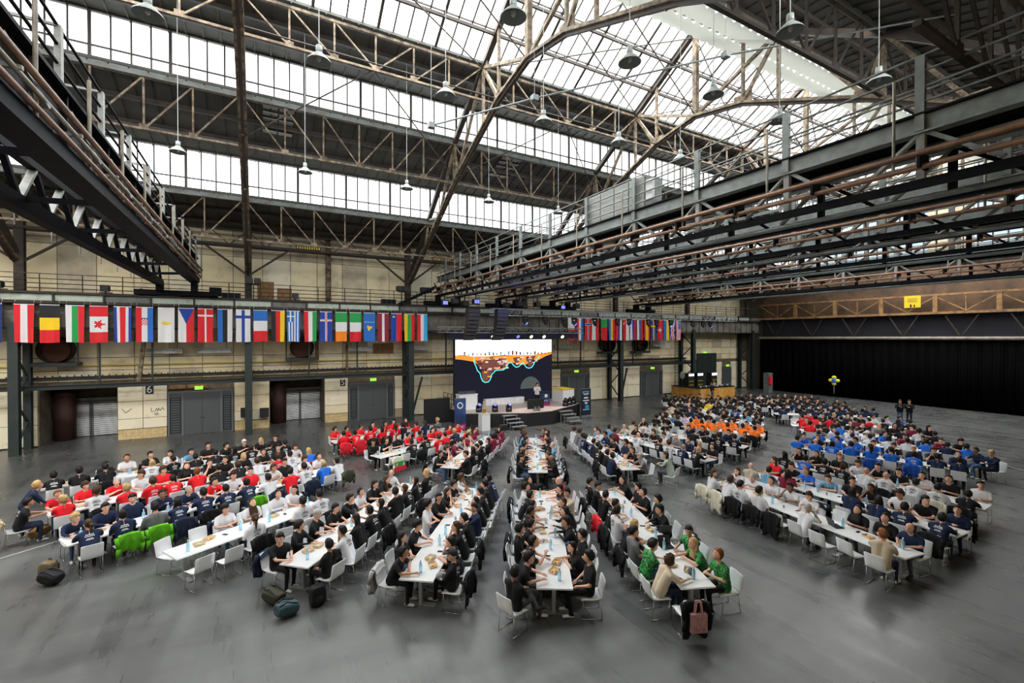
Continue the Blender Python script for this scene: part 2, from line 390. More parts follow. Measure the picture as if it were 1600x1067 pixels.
# roller shutters in the recesses
k = 0
for x0, x1, xm, lb in ((-10.6, -9.35, None, ('grey roller shutter in the recess by column, shaded half', '')), (-9.15, -7.75, None, ('grey roller shutter in the recess next to pillar six', '')),
                   (1.75, 2.6, None, ('narrow grey roller shutter in the recess by pillar five', '')), (2.75, 4.05, None, ('wide grey roller shutter in the recess by pillar five', ''))):
    t = empty('roller_shutter', ((x0 + x1) / 2, 37.9, 0)); tag(t, lb[0], 'shutter', 'roller shutters')
    block('curtain_back', x0, x1, 37.9, 37.93, 0, 2.2, M_black, t)
    for i in range(17): block('slat', x0, x1, 37.86, 37.885, .03 + i * .125, .13 + i * .125, M_shut, t).rotation_euler = (R(-14), 0, 0)
    block('guide_rail', x0 - .1, x0, 37.8, 37.95, 0, 2.2, M_doorf, t); block('guide_rail', x1, x1 + .08, 37.8, 37.95, 0, 2.2, M_doorf, t)
    block('shutter_box', x0 - .1, x1 + .08, 37.7, 38.1, 2.14, 2.4, M_doorf, t)
for x0 in (-10.85, .66):
    tag(MB().cone((x0 + .55, 37.2, 0), (x0 + .55, 37.2, 3.3), .5, .5, 18).build('boiler_pipe', mat('dark_red_brown', (.05, .018, .012), .7), None, True), 'dark red vertical pipe standing in the recess by %s' % ('the end column' if x0 < 0 else 'pillar five'), 'pipe')
# round ducts
for xx, lb in ((-10.0, 'round rusty duct opening above the shutter recess'), (2.6, 'round rusty duct opening above the middle recess'), (30.2, 'round duct opening behind the right flags near column'), (34.6, 'round duct opening behind the right flags by ladder')):
    t = empty('round_duct', (xx, YB, 5.5)); tag(t, lb.replace('right ', ''), 'duct', 'round ducts')
    b = MB().cone((xx, YB - .1, 5.5), (xx, YB - .9, 5.5), .75, .75, 24, 0, False).cone((xx, YB - .9, 5.5), (xx, YB - .12, 5.5), .7, .7, 24, 0, False); b.build('duct_barrel', M_rustd, t, True)
    MB().cone((xx, YB - .12, 5.5), (xx, YB - .2, 5.5), .72, .72, 24).build('duct_damper', mat('duct_inside', (.10, .035, .02), .8), t)
    block('cradle', xx - 1.0, xx + 1.0, YB - 1.0, YB - .1, 4.58, 4.78, M_green, t)
    for s in (-1, 1): bar('strut', (xx + s * 1.0, YB - .9, 4.7), (xx + s * 1.0, YB - .9, 6.6), .08, .08, M_green, t)
# radiant heaters
for i, (xx, lb) in enumerate(((-5.1, 'by pillar six'), (-2.5, 'above the door by number six'), (6.5, 'above the door by number five'), (10.9, 'beside the screen'), (24.9, 'behind the striped flags beyond the screen'), (37.4, 'beside the wall ladder'))):
    t = empty('radiant_heater', (xx, YB - .3, 5.35)); tag(t, 'long grey metal strip heater hung on the wall ' + lb, 'heater', 'strip heaters')
    MB().add([(xx - .9, YB - .55, 5.2), (xx + .9, YB - .55, 5.2), (xx + .9, YB - .45, 5.5), (xx - .9, YB - .45, 5.5), (xx - .9, YB - .1, 5.2), (xx + .9, YB - .1, 5.2), (xx + .9, YB - .2, 5.5), (xx - .9, YB - .2, 5.5)],
             [(0, 1, 2, 3), (5, 4, 7, 6), (3, 2, 6, 7), (4, 0, 3, 7), (1, 5, 6, 2)]).build('reflector', M_shut, t)
    rod('heater_tube', (xx - .88, YB - .33, 5.26), (xx + .88, YB - .33, 5.26), .05, M_doorf, t)
    for s in (-.6, .6): rod('hanger', (xx + s, YB - .3, 5.5), (xx + s, YB - .05, 5.9), .012, M_black, t)
# yellow gas pipe, cable tray, service beam
tag(rod('gas_pipe', (-14, YB - .14, 4.58), (24, YB - .14, 4.45), .045, M_pipey), 'thin yellow gas pipe running along the concrete wall', 'pipe')
tr = empty('cable_tray', (-14, YB - .2, 3.9)); tag(tr, 'black ladder-like cable tray along the wall above the doors', 'tray')
block('tray_rail', -14, 42, YB - .22, YB - .18, 3.78, 3.93, M_black, tr); block('tray_rail', -14, 42, YB - .05, YB - .02, 3.78, 3.93, M_black, tr)
b = MB()
for i in range(180): b.box(-14 + i * .31, -13.96 + i * .31, YB - .24, YB - .16, 3.9, 4.02)
b.build('tray_clip', M_black, tr)['kind'] = 'stuff'
sb = empty('service_beam', (-14, 34.2, 3.3)); tag(sb, 'dark horizontal steel service beam linking the columns above the doors', 'beam')
bar('web', (-14, 34.3, 3.42), (42, 34.3, 3.42), .05, .22, M_green, sb)
bar('flange', (-14, 34.3, 3.53), (42, 34.3, 3.53), .22, .03, M_green, sb); bar('flange', (-14, 34.3, 3.31), (42, 34.3, 3.31), .22, .03, M_green, sb)
for xx in (-8.0, -5.6, 3.0, 6.2, 13.0, 16.5, 23.8, 26.4, 33): bar('hanger_bar', (xx, 34.25, 3.53), (xx, 34.25, 6.9), .09, .09, M_green, sb)
bar('inclined_prop', (-6.25, 34.3, 3.6), (-5.9, 34.3, 6.9), .2, .2, M_rust, sb)
bar('inclined_prop', (5.6, 34.9, 3.6), (5.6, 34.9, 6.5), .14, .14, M_rust, sb)
eb = empty('cable_cabinet', (-.6, 35.1, 1.2)); tag(eb, 'dark electrical box fixed behind the green column by the recess', 'cabinet')
block('box', -1.1, -.75, 34.95, 35.3, .9, 1.5, M_black, eb); block('box', .0, .55, 34.95, 35.3, .8, 1.4, M_black, eb)

# ------------------------------------------------------------------ columns, gallery, runway girder
place = {-21.5: 'far beyond the crane', -11.2: 'by the shaded shutters', -.6: 'between number six and the middle recess', 9.9: 'beside the stage and door five', 20.2: 'behind the big screen', 30.6: 'beyond the tall banner', 40.9: 'beside the orange bar', 51.2: 'at the curtain corner'}
for X in COLX[1:]:
    t = empty('steel_column', (X, 33.4, 0)); tag(t, 'dark green laced steel column ' + place[X], None, None, 'structure')
    b = MB().box(X - .2, X + .2, 33.22, 33.26, 0, 7.0).box(X - .2, X + .2, 33.54, 33.58, 0, 7.0).box(X - .03, X + .03, 33.26, 33.54, 0, 7.0); b.build('front_leg', M_green, t)
    MB().box(X - .16, X + .16, 34.85, 34.89, 0, 8.2).box(X - .16, X + .16, 35.11, 35.15, 0, 8.2).box(X - .03, X + .03, 34.89, 35.11, 0, 8.2).build('rear_leg', M_green, t)
    zz = .3
    for i in range(5): bar('lacing', (X, 33.5, zz + i * 1.25 + (0 if i % 2 else 0)), (X, 34.9, zz + (i + 1) * 1.25), .1, .06, M_green, t) if i % 2 == 0 else bar('lacing', (X, 34.9, zz + i * 1.25), (X, 33.5, zz + (i + 1) * 1.25), .1, .06, M_green, t)
    b = MB().box(X - .2, X + .2, 34.0, 34.04, 6.9, 13.4).box(X - .2, X + .2, 34.3, 34.34, 6.9, 13.4).box(X - .03, X + .03, 34.04, 34.3, 6.9, 13.4); b.build('upper_leg', M_rustd, t)
    for s in (-1, 1): bar('knee_brace', (X, 34.15, 10.2), (X + s * 2.4, 34.15, 12.05), .12, .12, M_rustd, t)
    for s in (-1, 1): bar('portal_brace', (X + s * .15, 33.4, .6), (X + s * .9, 33.5, 3.2), .12, .12, M_green, t) if X in (9.9, 30.6) and s > 0 else None
# tall mast in front of the wall (conduit column by the crane)
for s, yy, yw in ((1, 33.4, YB),):
    t = empty('gallery', (11, 34.2, 8.2)); tag(t, 'steel wall gallery with railing above the row of flags', 'gallery')
    block('gallery_floor', -24, 52.6, 33.1, YB, 8.06, 8.16, M_rustd, t)
    block('top_flange', -24, 52.6, 32.95, 33.6, 8.52, 8.58, M_rustd, t)
    block('bottom_flange', -24, 52.6, 33.0, 33.6, 8.0, 8.06, M_rustd, t)
    xs = [-24 + 2.06 * i for i in range(38)]
    for i, x0 in enumerate(xs[:-1]):
        block('fascia_panel', x0 + .05, x0 + 2.01, 33.1, 33.16, 8.1, 8.5, M_pale if i % 4 else M_sill, t)
        block('bracket', x0 - .04, x0 + .04, 33.0, 33.2, 8.0, 8.55, M_rustd, t)
    block('runway_web', -24, 52.6, 33.5, 33.56, 6.75, 8.0, M_gird, t)
    block('runway_flange', -24, 52.6, 33.3, 33.75, 6.65, 6.75, M_green, t)
    for i in range(74): block('stiffener', -24 + 1.03 * i, -23.95 + 1.03 * i, 33.4, 33.5, 6.75, 8.0, M_gird, t)
    rl = empty('gallery_railing', (11, 33.3, 8.6)); tag(rl, 'thin rusty pipe railing along the wall gallery', 'railing')
    for z in (8.85, 9.1, 9.35, 9.62): rod('rail', (-24, 33.5, z), (52.6, 33.5, z), .022, M_rust if z > 9.5 else M_rustd, rl)
    for i in range(45): rod('baluster', (-24 + 1.72 * i, 33.5, 8.55), (-24 + 1.72 * i, 33.5, 9.62), .025, M_rustd, rl)
    rail = empty('crane_rail', (11, 33.3, 8.6)); tag(rail, 'dark crane rail on the gallery edge', 'rail'); block('rail_head', -24, 52.6, 33.25, 33.33, 8.58, 8.66, M_rustd, rail)
# wall catwalk truss high above the gallery
cw = empty('wall_catwalk', (11, 34.2, 12.1)); tag(cw, 'dark lattice catwalk high along the panel wall', 'catwalk')
bar('bottom_chord', (-14, 34.0, 12.1), (52.6, 34.0, 12.1), .25, .14, M_rustd, cw); bar('top_chord', (-14, 34.0, 13.05), (52.6, 34.0, 13.05), .1, .1, M_rustd, cw)
block('walkway_deck', -14, 52.6, 34.0, 34.8, 12.05, 12.1, M_rustd, cw)
for i in range(20):
    x0 = -14 + i * 2.06
    bar('lattice', (x0, 34.0, 12.1), (x0 + 1.03, 34.0, 13.05), .05, .05, M_rustd, cw); bar('lattice', (x0 + 1.03, 34.0, 13.05), (x0 + 2.06, 34.0, 12.1), .05, .05, M_rustd, cw)
for xx, lb in ((3.0, 'above the loose middle panels'), (12.6, 'beside the first lighting bridge')):
    t = empty('warning_board', (xx, 33.9, 12.35)); tag(t, 'yellow and black chevron board on the catwalk ' + lb, 'sign', 'chevron boards')
    for i in range(10): block('chevron', xx - .75 + i * .15, xx - .67 + i * .15, 33.88, 33.91, 12.2, 12.36, M_yellow, t)
    block('backing', xx - .8, xx + .75, 33.92, 33.94, 12.17, 12.4, M_black, t)
for xx, lb in ((4.3, 'light weathered pipe column rising past the gallery, above the recess'),):
    t = tag(MB().cone((xx, 34.6, 8.2), (xx, 34.6, 13.2), .19, .19, 14).build('wall_pipe', M_rust, None, True), lb, 'pipe')
# stage flood lamps and amplifier boxes on the gallery
for i, (xx, kind, lb) in enumerate(((-11.7, 'f', 'on the gallery rail by the end column'), (-7.5, 'f', 'on the gallery under the crane'), (-4.6, 'm', 'motor housing under the crane end'), (-1.5, 'a', 'on the gallery before the mast column'), (-.3, 'p', 'pair hung at the mast column'),
                            (2.1, 'f', 'on the gallery by the patched wall'), (8.2, 'a', 'on the gallery near the column by door five'), (9.2, 'p', 'pair left of the column by door five'), (11.0, 'p', 'pair beyond the column by door five'))):
    t = empty('gallery_floodlight' if kind in 'fp' else 'equipment_box', (xx, 33.2, 8.6))
    tag(t, ('black floodlight ' if kind in 'fp' else 'black equipment box ') + lb.replace('left of', 'before'), 'floodlight' if kind in 'fp' else 'box')
    if kind in 'fp':
        z = 8.75 if kind == 'f' else 9.6
        for s in ((0,) if kind == 'f' else (-.22, .22)):
            block('lamp_head', xx + s - .18, xx + s + .18, 33.0, 33.3, z, z + .35, M_black, t)
            block('cooling_fin', xx + s - .2, xx + s + .2, 33.3, 33.36, z + .05, z + .3, M_black, t)
        bar('yoke', (xx - .3, 33.35, z - .05), (xx + .3, 33.35, z - .05), .05, .05, M_black, t)
        bar('foot', (xx, 33.35, 8.5), (xx, 33.35, z), .06, .06, M_black, t)
    else:
        block('case', xx - .5, xx + .5, 33.0, 33.4, 8.6, 8.95, M_black, t)
        for j in range(3): block('case_panel', xx - .45 + j * .32, xx - .2 + j * .32, 32.98, 33.0, 8.65, 8.9, M_crane, t)
# wall ladder
t = empty('wall_ladder', (40.1, 34.9, 0)); tag(t, 'tall caged steel ladder on the wall near the bar', 'ladder')
for s in (-.28, .28): rod('stile', (40.1 + s, 34.9, .4), (40.1 + s, 34.9, 8.2), .03, M_green, t)
for i in range(22): rod('rung', (39.82, 34.9, .6 + i * .34), (40.38, 34.9, .6 + i * .34), .016, M_green, t)

# ------------------------------------------------------------------ roof: frames, purlin trusses, glazing, decks
def P(d, z, X, s): return (X, YC + s * d, z)
fplace = {-11.2: 'above the end column', -.6: 'above the mast column', 9.9: 'rising from the column by door five', 20.2: 'above the screen', 30.6: 'beyond the screen', 40.9: 'near the bar end', 51.2: 'at the curtain end'}
OUT = [(0, 22.4), (4.4, 19.75), (8.3, 17.4), (12.9, 14.0), (17.3, 10.7)]
INN = [(0, 17.9), (2.7, 17.4), (7.8, 15.3), (10.8, 13.7), (17.2, 10.3)]
for X in COLX[1:]:
    t = empty('roof_frame', (X, YC, 10.4)); tag(t, 'rusty beige steel roof frame spanning the hall ' + fplace[X], 'roof frame', 'roof frames')
    for s in (1, -1):
        for a, b in zip(OUT, OUT[1:]): bar('rafter', P(*a, X, s), P(*b, X, s), .26, .24, M_rustd, t)
        for a, b in zip(INN, INN[1:]):
            bar('arched_chord', P(*a, X, s), P(*b, X, s), .34, .12, M_rust, t)
            bar('chord_flange', P(a[0], a[1] - .1, X, s), P(b[0], b[1] - .1, X, s), .12, .16, M_rustd, t)
        for a, b in (((2.7, 17.4), (4.4, 19.75)), ((4.4, 19.75), (7.8, 15.3)), ((7.8, 15.3), (8.3, 17.4)), ((8.3, 17.4), (10.8, 13.7)), ((10.8, 13.7), (12.9, 14.0)), ((0, 17.9), (4.4, 19.75)), ((12.9, 14.0), (13.6, 12.2))):
            bar('web_strut', P(*a, X, s), P(*b, X, s), .14, .14, M_rust, t)
        for dd, z0, z1 in ((4.4, 16.7, 19.7), (8.3, 15.0, 17.4), (2.7, 17.4, 20.8)): bar('hanger_post', P(dd, z0, X, s), P(dd, z1, X, s), .13, .13, M_rust, t)
        for a in ((2.7, 17.4), (7.8, 15.3), (10.8, 13.7), (4.4, 19.7)):
            block('gusset_plate', X - .03, X + .03, YC + s * a[0] - .45, YC + s * a[0] + .45, a[1] - .05, a[1] + .4, M_rust, t)
    bar('king_post', (X, YC, 17.9), (X, YC, 22.4), .24, .24, M_rust, t)

tier = {4.4: ('upper', 19.7, 18.1), 8.3: ('middle', 17.35, 15.1), 12.9: ('lower', 13.75, 11.6)}
bayname = {-11.2: 'over the shutter bay', -.6: 'over the bay of door five', 9.9: 'over the first stage bay', 20.2: 'over the second stage bay', 30.6: 'over the bay before the bar', 40.9: 'over the bar bay'}
for s in (1, -1):
    for dd, (tn, z1, z0) in tier.items():
        for X in COLX[1:-1]:
            if s < 0 and (X < 5 or dd < 5): continue
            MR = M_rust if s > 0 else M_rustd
            L = 10.4; n = 6
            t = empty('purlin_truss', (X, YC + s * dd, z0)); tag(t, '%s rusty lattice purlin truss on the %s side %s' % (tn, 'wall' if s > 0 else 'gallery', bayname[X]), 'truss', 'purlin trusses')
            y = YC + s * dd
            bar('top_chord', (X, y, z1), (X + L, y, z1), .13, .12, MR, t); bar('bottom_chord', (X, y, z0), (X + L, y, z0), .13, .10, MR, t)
            for i in range(n + 1):
                x0 = X + L * i / n
                if 0 < i < n: bar('post', (x0, y, z0), (x0, y, z1), .075, .075, MR, t)
                if i < n:
                    x1 = X + L * (i + 1) / n
                    if i < n / 2: bar('diagonal', (x0, y, z1), (x1, y, z0), .065, .065, MR, t)
                    else: bar('diagonal', (x0, y, z0), (x1, y, z1), .065, .065, MR, t)
                if 0 < i < n: block('gusset', x0 - .16, x0 + .16, y - .05, y + .05, z0 - .02, z0 + .2, MR, t)
# roof decks (dark boards with ribs) between the glazed bands
RX0, RX1 = XL - .4, XR + .4
def deck(n, d0, z0, d1, z1, s, lb):
    c = MB(); a, b = (YC + s * d0), (YC + s * d1)
    lo, hi = (a, b)
    vs = []
    for x_ in (RX0, RX1):
        vs += [(x_, a, z0), (x_, b, z1), (x_, b, z1 + .12), (x_, a, z0 + .12)]
    c.add(vs, [(0, 1, 2, 3), (7, 6, 5, 4), (0, 4, 5, 1), (1, 5, 6, 2), (2, 6, 7, 3), (3, 7, 4, 0)])
    o = c.build('ceiling_%d' % n, M_deck); struct(o, lb)
    r = MB()
    for i in range(98):
        x_ = -12 + i * .66; r.beam((x_, a, z0 - .03), (x_, b, z1 - .03), .05, .06)
    for f in (.33, .66): r.beam((-14, a + (b - a) * f, z0 + (z1 - z0) * f - .12), (XR, a + (b - a) * f, z0 + (z1 - z0) * f - .12), .14, .2)
    rb = r.build('deck_rib', M_rustd, o); rb['kind'] = 'stuff'
    return o
k = 1
for s, sd in ((1, 'wall'), (-1, 'gallery')):
    deck(k, 4.25, 19.85, 8.5, 19.62, s, 'upper dark boarded roof strip on the %s side' % sd); k += 1
    deck(k, 8.15, 17.55, 13.1, 16.1, s, 'middle dark boarded roof strip on the %s side' % sd); k += 1
    deck(k, 12.75, 13.95, 19.7, 13.3, s, 'lower dark boarded roof strip on the %s side' % sd); k += 1
# vertical glazed bands and the sloping skylight: panes, mullions, sills
GX0, GX1, PW = -14.0, 52.8, .667
wnum = [1]
def glazing(p_lo, p_hi, lb, xmax_single, sill=True, panes=True, x0=GX0):
    """p_lo/p_hi: (y,z) of the lower and upper edge; panes are separate as far as they can be told apart"""
    o = empty('window_%d' % wnum[0], (x0, p_lo[0], p_lo[1])); wnum[0] += 1; struct(o, lb)
    v = Vector((0, p_hi[0] - p_lo[0], p_hi[1] - p_lo[1])); L = v.length; v.normalize(); nrm = Vector((1, 0, 0)).cross(v)
    me = MB().box(-PW / 2 + .02, PW / 2 - .02, -.006, .006, 0, 1).mesh('pane', M_glass)
    n = int((GX1 - x0) / PW); rest = MB(); mu = MB()
    rot = Matrix((Vector((1, 0, 0)), -nrm if False else nrm, v)).transposed().to_4x4()
    for i in range(n):
        xc = x0 + (i + .5) * PW
        if xc < xmax_single:
            q = bpy.data.objects.new('pane', me); COL.objects.link(q)
            mt = rot.copy(); mt.translation = (xc, p_lo[0], p_lo[1]); q.matrix_basis = mt @ Matrix.Diagonal((1, 1, L, 1)); adopt(q, o)
        else:
            rest.add([Vector((xc + a * (PW / 2 - .02), p_lo[0], p_lo[1])) + v * (b * L) for a, b in ((-1, 0), (1, 0), (1, 1), (-1, 1))], [(0, 1, 2, 3)])
    if rest.v: rest.build('pane_field', M_glass, o)['kind'] = 'stuff'
    for i in range(n + 1):
        xc = x0 + i * PW; w = .06 if i % 4 else .12
        a = Vector((xc, p_lo[0], p_lo[1])); mu.beam(a, a + v * L, w, .07 if i % 4 else .12, 0, nrm)
    mu.build('mullion_row', M_mull, o)['kind'] = 'stuff'
    for f in ((.28,) if sill else (.33, .66)):
        a = Vector((x0, p_lo[0], p_lo[1])) + v * (L * f); bar('transom', a, a + Vector((GX1 - x0, 0, 0)), .06, .06, M_mull, o)
    if sill:
        sg = 1 if p_lo[0] < YC else -1
        block('sill', x0, GX1, p_lo[0] - .12, p_lo[0] + .12, p_lo[1] - .3, p_lo[1] + .02, M_sill, o)
        block('head_beam', x0, GX1, p_lo[0] - .08, p_lo[0] + .08, p_hi[1] - .06, p_hi[1] + .12, M_rustd, o)
    return o
glazing((YC + 12.9, 14.0), (YC + 12.9, 16.15), 'lowest glazed roof band above the panel wall', 22)
glazing((YC + 8.3, 17.6), (YC + 8.3, 19.6), 'middle glazed roof band on the wall side', 22)
glazing((YC + 4.4, 19.9), (YC, 22.5), 'sloping glazed skylight on the wall side of the ridge', 26, False)
glazing((YC - 4.4, 19.9), (YC, 22.5), 'sloping skylight with white blinds on the gallery side', 0, False, True, 2.0)
glazing((YC - 8.3, 17.6), (YC - 8.3, 19.6), 'middle glazed roof band on the gallery side', 0, True, True, 4)
glazing((YC - 12.9, 14.0), (YC - 12.9, 16.15), 'lowest glazed roof band on the gallery side', 0, True, True, 4)
# opaque roof pieces left of the glazing on the camera side and beyond
struct(MB().box(XL, 2.0, YC - 4.4, YC - .0, 19.75, 19.85).build('ceiling_7', M_deck), 'boarded roof piece over the gallery side')
wend = struct(MB().box(XR, XR + .3, -3.2, 3.6, 12.5, 13.6).box(XR, XR + .3, 29.2, 38, 12.5, 13.6).box(XR, XR + .3, YC - 1.5, YC + 1.5, 12.5, 22.4).build('wall_gable', M_cream2), 'gable wall above the curtain end')
gl = empty('window_%d' % wnum[0], (XR, YC, 12.5)); struct(gl, 'large glazed gable at the curtain end')
gm_, mm_ = MB(), MB()
for i in range(-14, 14):
    y0 = YC + i * .9; zt = 13.4 if abs(i + .5) > 14 else (16.0 if abs(i + .5) > 9.2 else (19.5 if abs(i + .5) > 4.8 else 21.5))
    gm_.box(XR + .1, XR + .12, y0 + .03, y0 + .87, 12.5, zt); mm_.box(XR, XR + .15, y0 - .04, y0 + .04, 12.5, zt)
for z in (14, 15.5, 17, 18.5): mm_.box(XR, XR + .15, YC - (12.9 if z < 16 else 8.3), YC + (12.9 if z < 16 else 8.3), z - .04, z + .04)
gm_.build('pane_field', M_glass2, gl)['kind'] = 'stuff'; mm_.build('mullion_row', M_mull, gl)['kind'] = 'stuff'
# ridge beam, skylight purlins and bracing
t = empty('ridge_beam', (11, YC, 22.3)); tag(t, 'dark steel ridge beam at the top of the glazed roof', 'beam'); bar('flange', (-14, YC, 22.45), (53, YC, 22.45), .3, .12, M_rustd, t)
for s in (1, -1):
    for dd, z in ((1.5, 21.4), (2.95, 20.55)):
        if s < 0 and dd > 2: continue
        t = tag(bar('skylight_purlin', (-14 if s > 0 else 2, YC + s * dd, z), (53, YC + s * dd, z), .1, .14, M_rustd), 'thin rusty purlin under the %s, %s of two' % ('wall side skylight' if s > 0 else 'blind-covered skylight', 'upper' if dd < 2 else 'lower'), 'purlin')
for i, X in enumerate(COLX[2:-1]):
    t = empty('wind_bracing', (X, YC, 18)); tag(t, 'thin crossed rod bracing under the skylight %s' % bayname[X], 'bracing', 'rod bracing')
    for a, b in (((X, YC, 22), (X + 10.3, YC + 4.2, 19.6)), ((X + 10.3, YC, 22), (X, YC + 4.2, 19.6)), ((X, YC + 8, 15.4), (X + 5.1, YC + 4.4, 18.1)), ((X + 10.3, YC + 8, 15.4), (X + 5.1, YC + 4.4, 18.1)), ((X, YC + 2.7, 17.4), (X + 10.3, YC + 2.7, 17.4)), ((X, YC, 17.9), (X + 5.2, YC, 22)), ((X + 10.3, YC, 17.9), (X + 5.2, YC, 22))):
        rod('tie_rod', a, b, .03, M_rustd, t)
t = empty('hanging_conduit', (9, 10, 16)); tag(t, 'thin grey conduit running aslant under the roof frames', 'conduit')
for a, b in (((6, 17.4, 14.6), (9.2, 14.8, 15.3)), ((9.2, 14.8, 15.3), (14.5, 10.5, 16.2)), ((14.5, 10.5, 16.2), (21, 5.5, 17.0))): rod('conduit_run', a, b, .035, M_steel, t)
for a in ((9.2, 14.8, 15.3), (14.5, 10.5, 16.2), (6, 17.4, 14.6)): rod('conduit_hanger', a, (a[0], a[1], 18), .012, M_steel, t); block('junction_box', a[0] - .12, a[0] + .12, a[1] - .12, a[1] + .12, a[2] - .1, a[2] + .1, M_steel, t)
# white pleated blinds under the gallery-side skylight
bi = 0
for x0 in [5.0 + 5.16 * i for i in range(9)]:
    b = MB(); n = 9
    for j in range(2):
        d0, d1 = (.35 + j * 2.0, 2.2 + j * 2.0)
        z = lambda d: 22.3 - d * .59 - .32
        for i in range(n):
            xa = x0 + .05 + i * 5.05 / n; xb = x0 + .05 + (i + 1) * 5.05 / n; xm = (xa + xb) / 2
            vs = [(xa, YC - d0, z(d0)), (xm, YC - d0, z(d0) - .2), (xb, YC - d0, z(d0)), (xa, YC - d1, z(d1)), (xm, YC - d1, z(d1) - .2), (xb, YC - d1, z(d1))]
            b.add(vs, [(0, 1, 4, 3), (1, 2, 5, 4)])
    o = b.build('pleated_blind', M_blind); tag(o, '%s white pleated blind under the skylight counted from the gallery end' % ORD[bi], 'blind', 'skylight blinds'); bi += 1

# ------------------------------------------------------------------ pendant lamps
def lamp_proto():
    t = empty('pendant_lamp')
    MB().lathe([(.30, 0), (.29, .03), (.20, .13), (.10, .22), (.085, .24)], 20).build('lamp_shade', M_lamp, t, True)
    MB().lathe([(.295, .004), (.2, .11), (.1, .2), (.001, .2)], 20).build('shade_inside', M_lampin, t, True)
    MB().cone((0, 0, .23), (0, 0, .42), .085, .08, 14).build('ballast', M_lamp, t, True)
    MB().ball((0, 0, .09), (.06, .06, .09), 10, 6).build('bulb', mat('bulb_glass', (.5, .52, .5), .15), t, True)
    MB().cone((0, 0, .42), (0, 0, 1), .012, .012, 6).build('suspension_rod', M_lamp, t)
    return t
lp = lamp_proto(); used = False
LAMPS = [(22.0, -2.75), (22.0, 1.8), (22.0, 6.34), (22.0, 10.8), (22.0, 15.31), (13.0, -2.16), (13.0, 1.41), (13.0, 4.94), (13.0, 8.44), (13.0, 11.79), (13.0, 15.1), (9.06, 5.07), (9.06, 8.59), (9.06, 11.94), (9.06, 15.31), (6.3, 11.06), (6.3, 15.42)]
rown = {22.0: 'row nearest the wall', 13.0: 'row along the hall middle', 9.06: 'row before the blinds', 6.3: 'row above the lighting bridges'}
cnt = {}
for Y, X in LAMPS:
    o = lp if not used else copy_tree(lp); used = True
    o.location = (X, Y, 13.45); i = cnt.get(Y, 0); cnt[Y] = i + 1
    tag(o, '%s grey enamel bell pendant lamp of the %s' % (ORD[i], rown[Y]), 'lamp', 'pendant lamps')
    top = {22.0: 19.8, 13.0: 20.4, 9.06: 19.7, 6.3: 17.0}[Y]
    for ch in o.children:
        if ch.name.startswith('suspension_rod'): kz = (top - 13.45 - .42) / .58; ch.scale = (1, 1, kz); ch.location.z = .42 * (1 - kz)

# ------------------------------------------------------------------ crane on the shutter side
t = empty('overhead_crane', (-4.2, 17, 9.3)); tag(t, 'dark overhead travelling crane reaching from the gallery wall, shutter side', 'crane')
xa, xb = -3.35, -5.0
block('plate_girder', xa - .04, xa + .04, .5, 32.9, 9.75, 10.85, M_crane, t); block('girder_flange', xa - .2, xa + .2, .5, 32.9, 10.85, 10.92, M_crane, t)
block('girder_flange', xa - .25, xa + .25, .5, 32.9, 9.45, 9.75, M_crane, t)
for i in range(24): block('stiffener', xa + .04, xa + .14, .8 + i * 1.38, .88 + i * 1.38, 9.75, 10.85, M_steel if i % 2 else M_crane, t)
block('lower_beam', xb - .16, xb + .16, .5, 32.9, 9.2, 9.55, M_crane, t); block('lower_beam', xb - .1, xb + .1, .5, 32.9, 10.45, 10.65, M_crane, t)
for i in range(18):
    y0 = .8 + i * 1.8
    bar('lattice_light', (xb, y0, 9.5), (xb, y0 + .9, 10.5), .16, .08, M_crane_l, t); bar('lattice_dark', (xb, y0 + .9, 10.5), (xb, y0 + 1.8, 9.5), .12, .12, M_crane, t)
    if i % 2 == 0: bar('cross_tie', (xa, y0, 9.6), (xb, y0, 9.5), .1, .12, M_crane, t)
for x_, z, r, m in ((-2.95, 10.18, .055, M_pipe), (-2.98, 9.98, .04, M_pipeg), (-3.02, 9.78, .05, M_pipe)): rod('side_pipe', (x_, .5, z), (x_, 32.6, z), r, m, t)
for i in range(13): bar('pipe_bracket', (xa, 1.5 + i * 2.5, 10.0), (-2.9, 1.5 + i * 2.5, 10.0), .06, .06, M_crane_l, t)
for i in range(12): bar('pipe_strut', (xa + .1, 1.2 + i * 2.7, 10.6), (-3.0, 2.0 + i * 2.7, 9.9), .14, .05, M_crane_l, t)
for x_ in (xa + .12, xa - .75):
    for z in ((11.95, 11.6, 11.25) if x_ > xa else (11.95, 11.4)): rod('handrail', (x_, .5, z), (x_, 32.6, z), .03, M_crane, t)
for i in range(13):
    y0 = 1.0 + i * 2.6
    block('rail_post', xa + .08, xa + .18, y0, y0 + .14, 10.9, 11.95, M_crane_l, t); bar('rail_arm', (xa + .13, y0, 11.93), (xa - .75, y0, 11.93), .05, .05, M_crane_l, t)
    rod('light_pole', (xa + .3, y0 + 1.1, 9.7), (xa + .3, y0 + 1.1, 11.5), .035, M_pipeg, t)
block('walkway', xa - .8, xa, .5, 32.6, 10.86, 10.9, M_crane, t)
for i in range(9):
    y0 = 11 + i * 2.3
    tt = None
    rod('fixture_arm', (xb - .2, y0, 9.3), (xb - .2, y0, 8.95), .02, M_crane_l, t)
block('end_carriage', -6.2, -2.2, 32.9, 33.3, 8.66, 8.95, M_crane, t)
for x_ in (xa, xb): block('carriage_leg', x_ - .15, x_ + .15, 32.5, 33.2, 8.9, 9.5, M_crane, t)
for x_ in (-5.9, -2.5): MB().cone((x_, 33.1, 8.8), (x_, 33.45, 8.8), .2, .2, 14).build('carriage_wheel', M_crane, t, True)
block('drive_motor', -2.6, -2.0, 32.6, 33.1, 8.7, 9.2, M_crane, t)

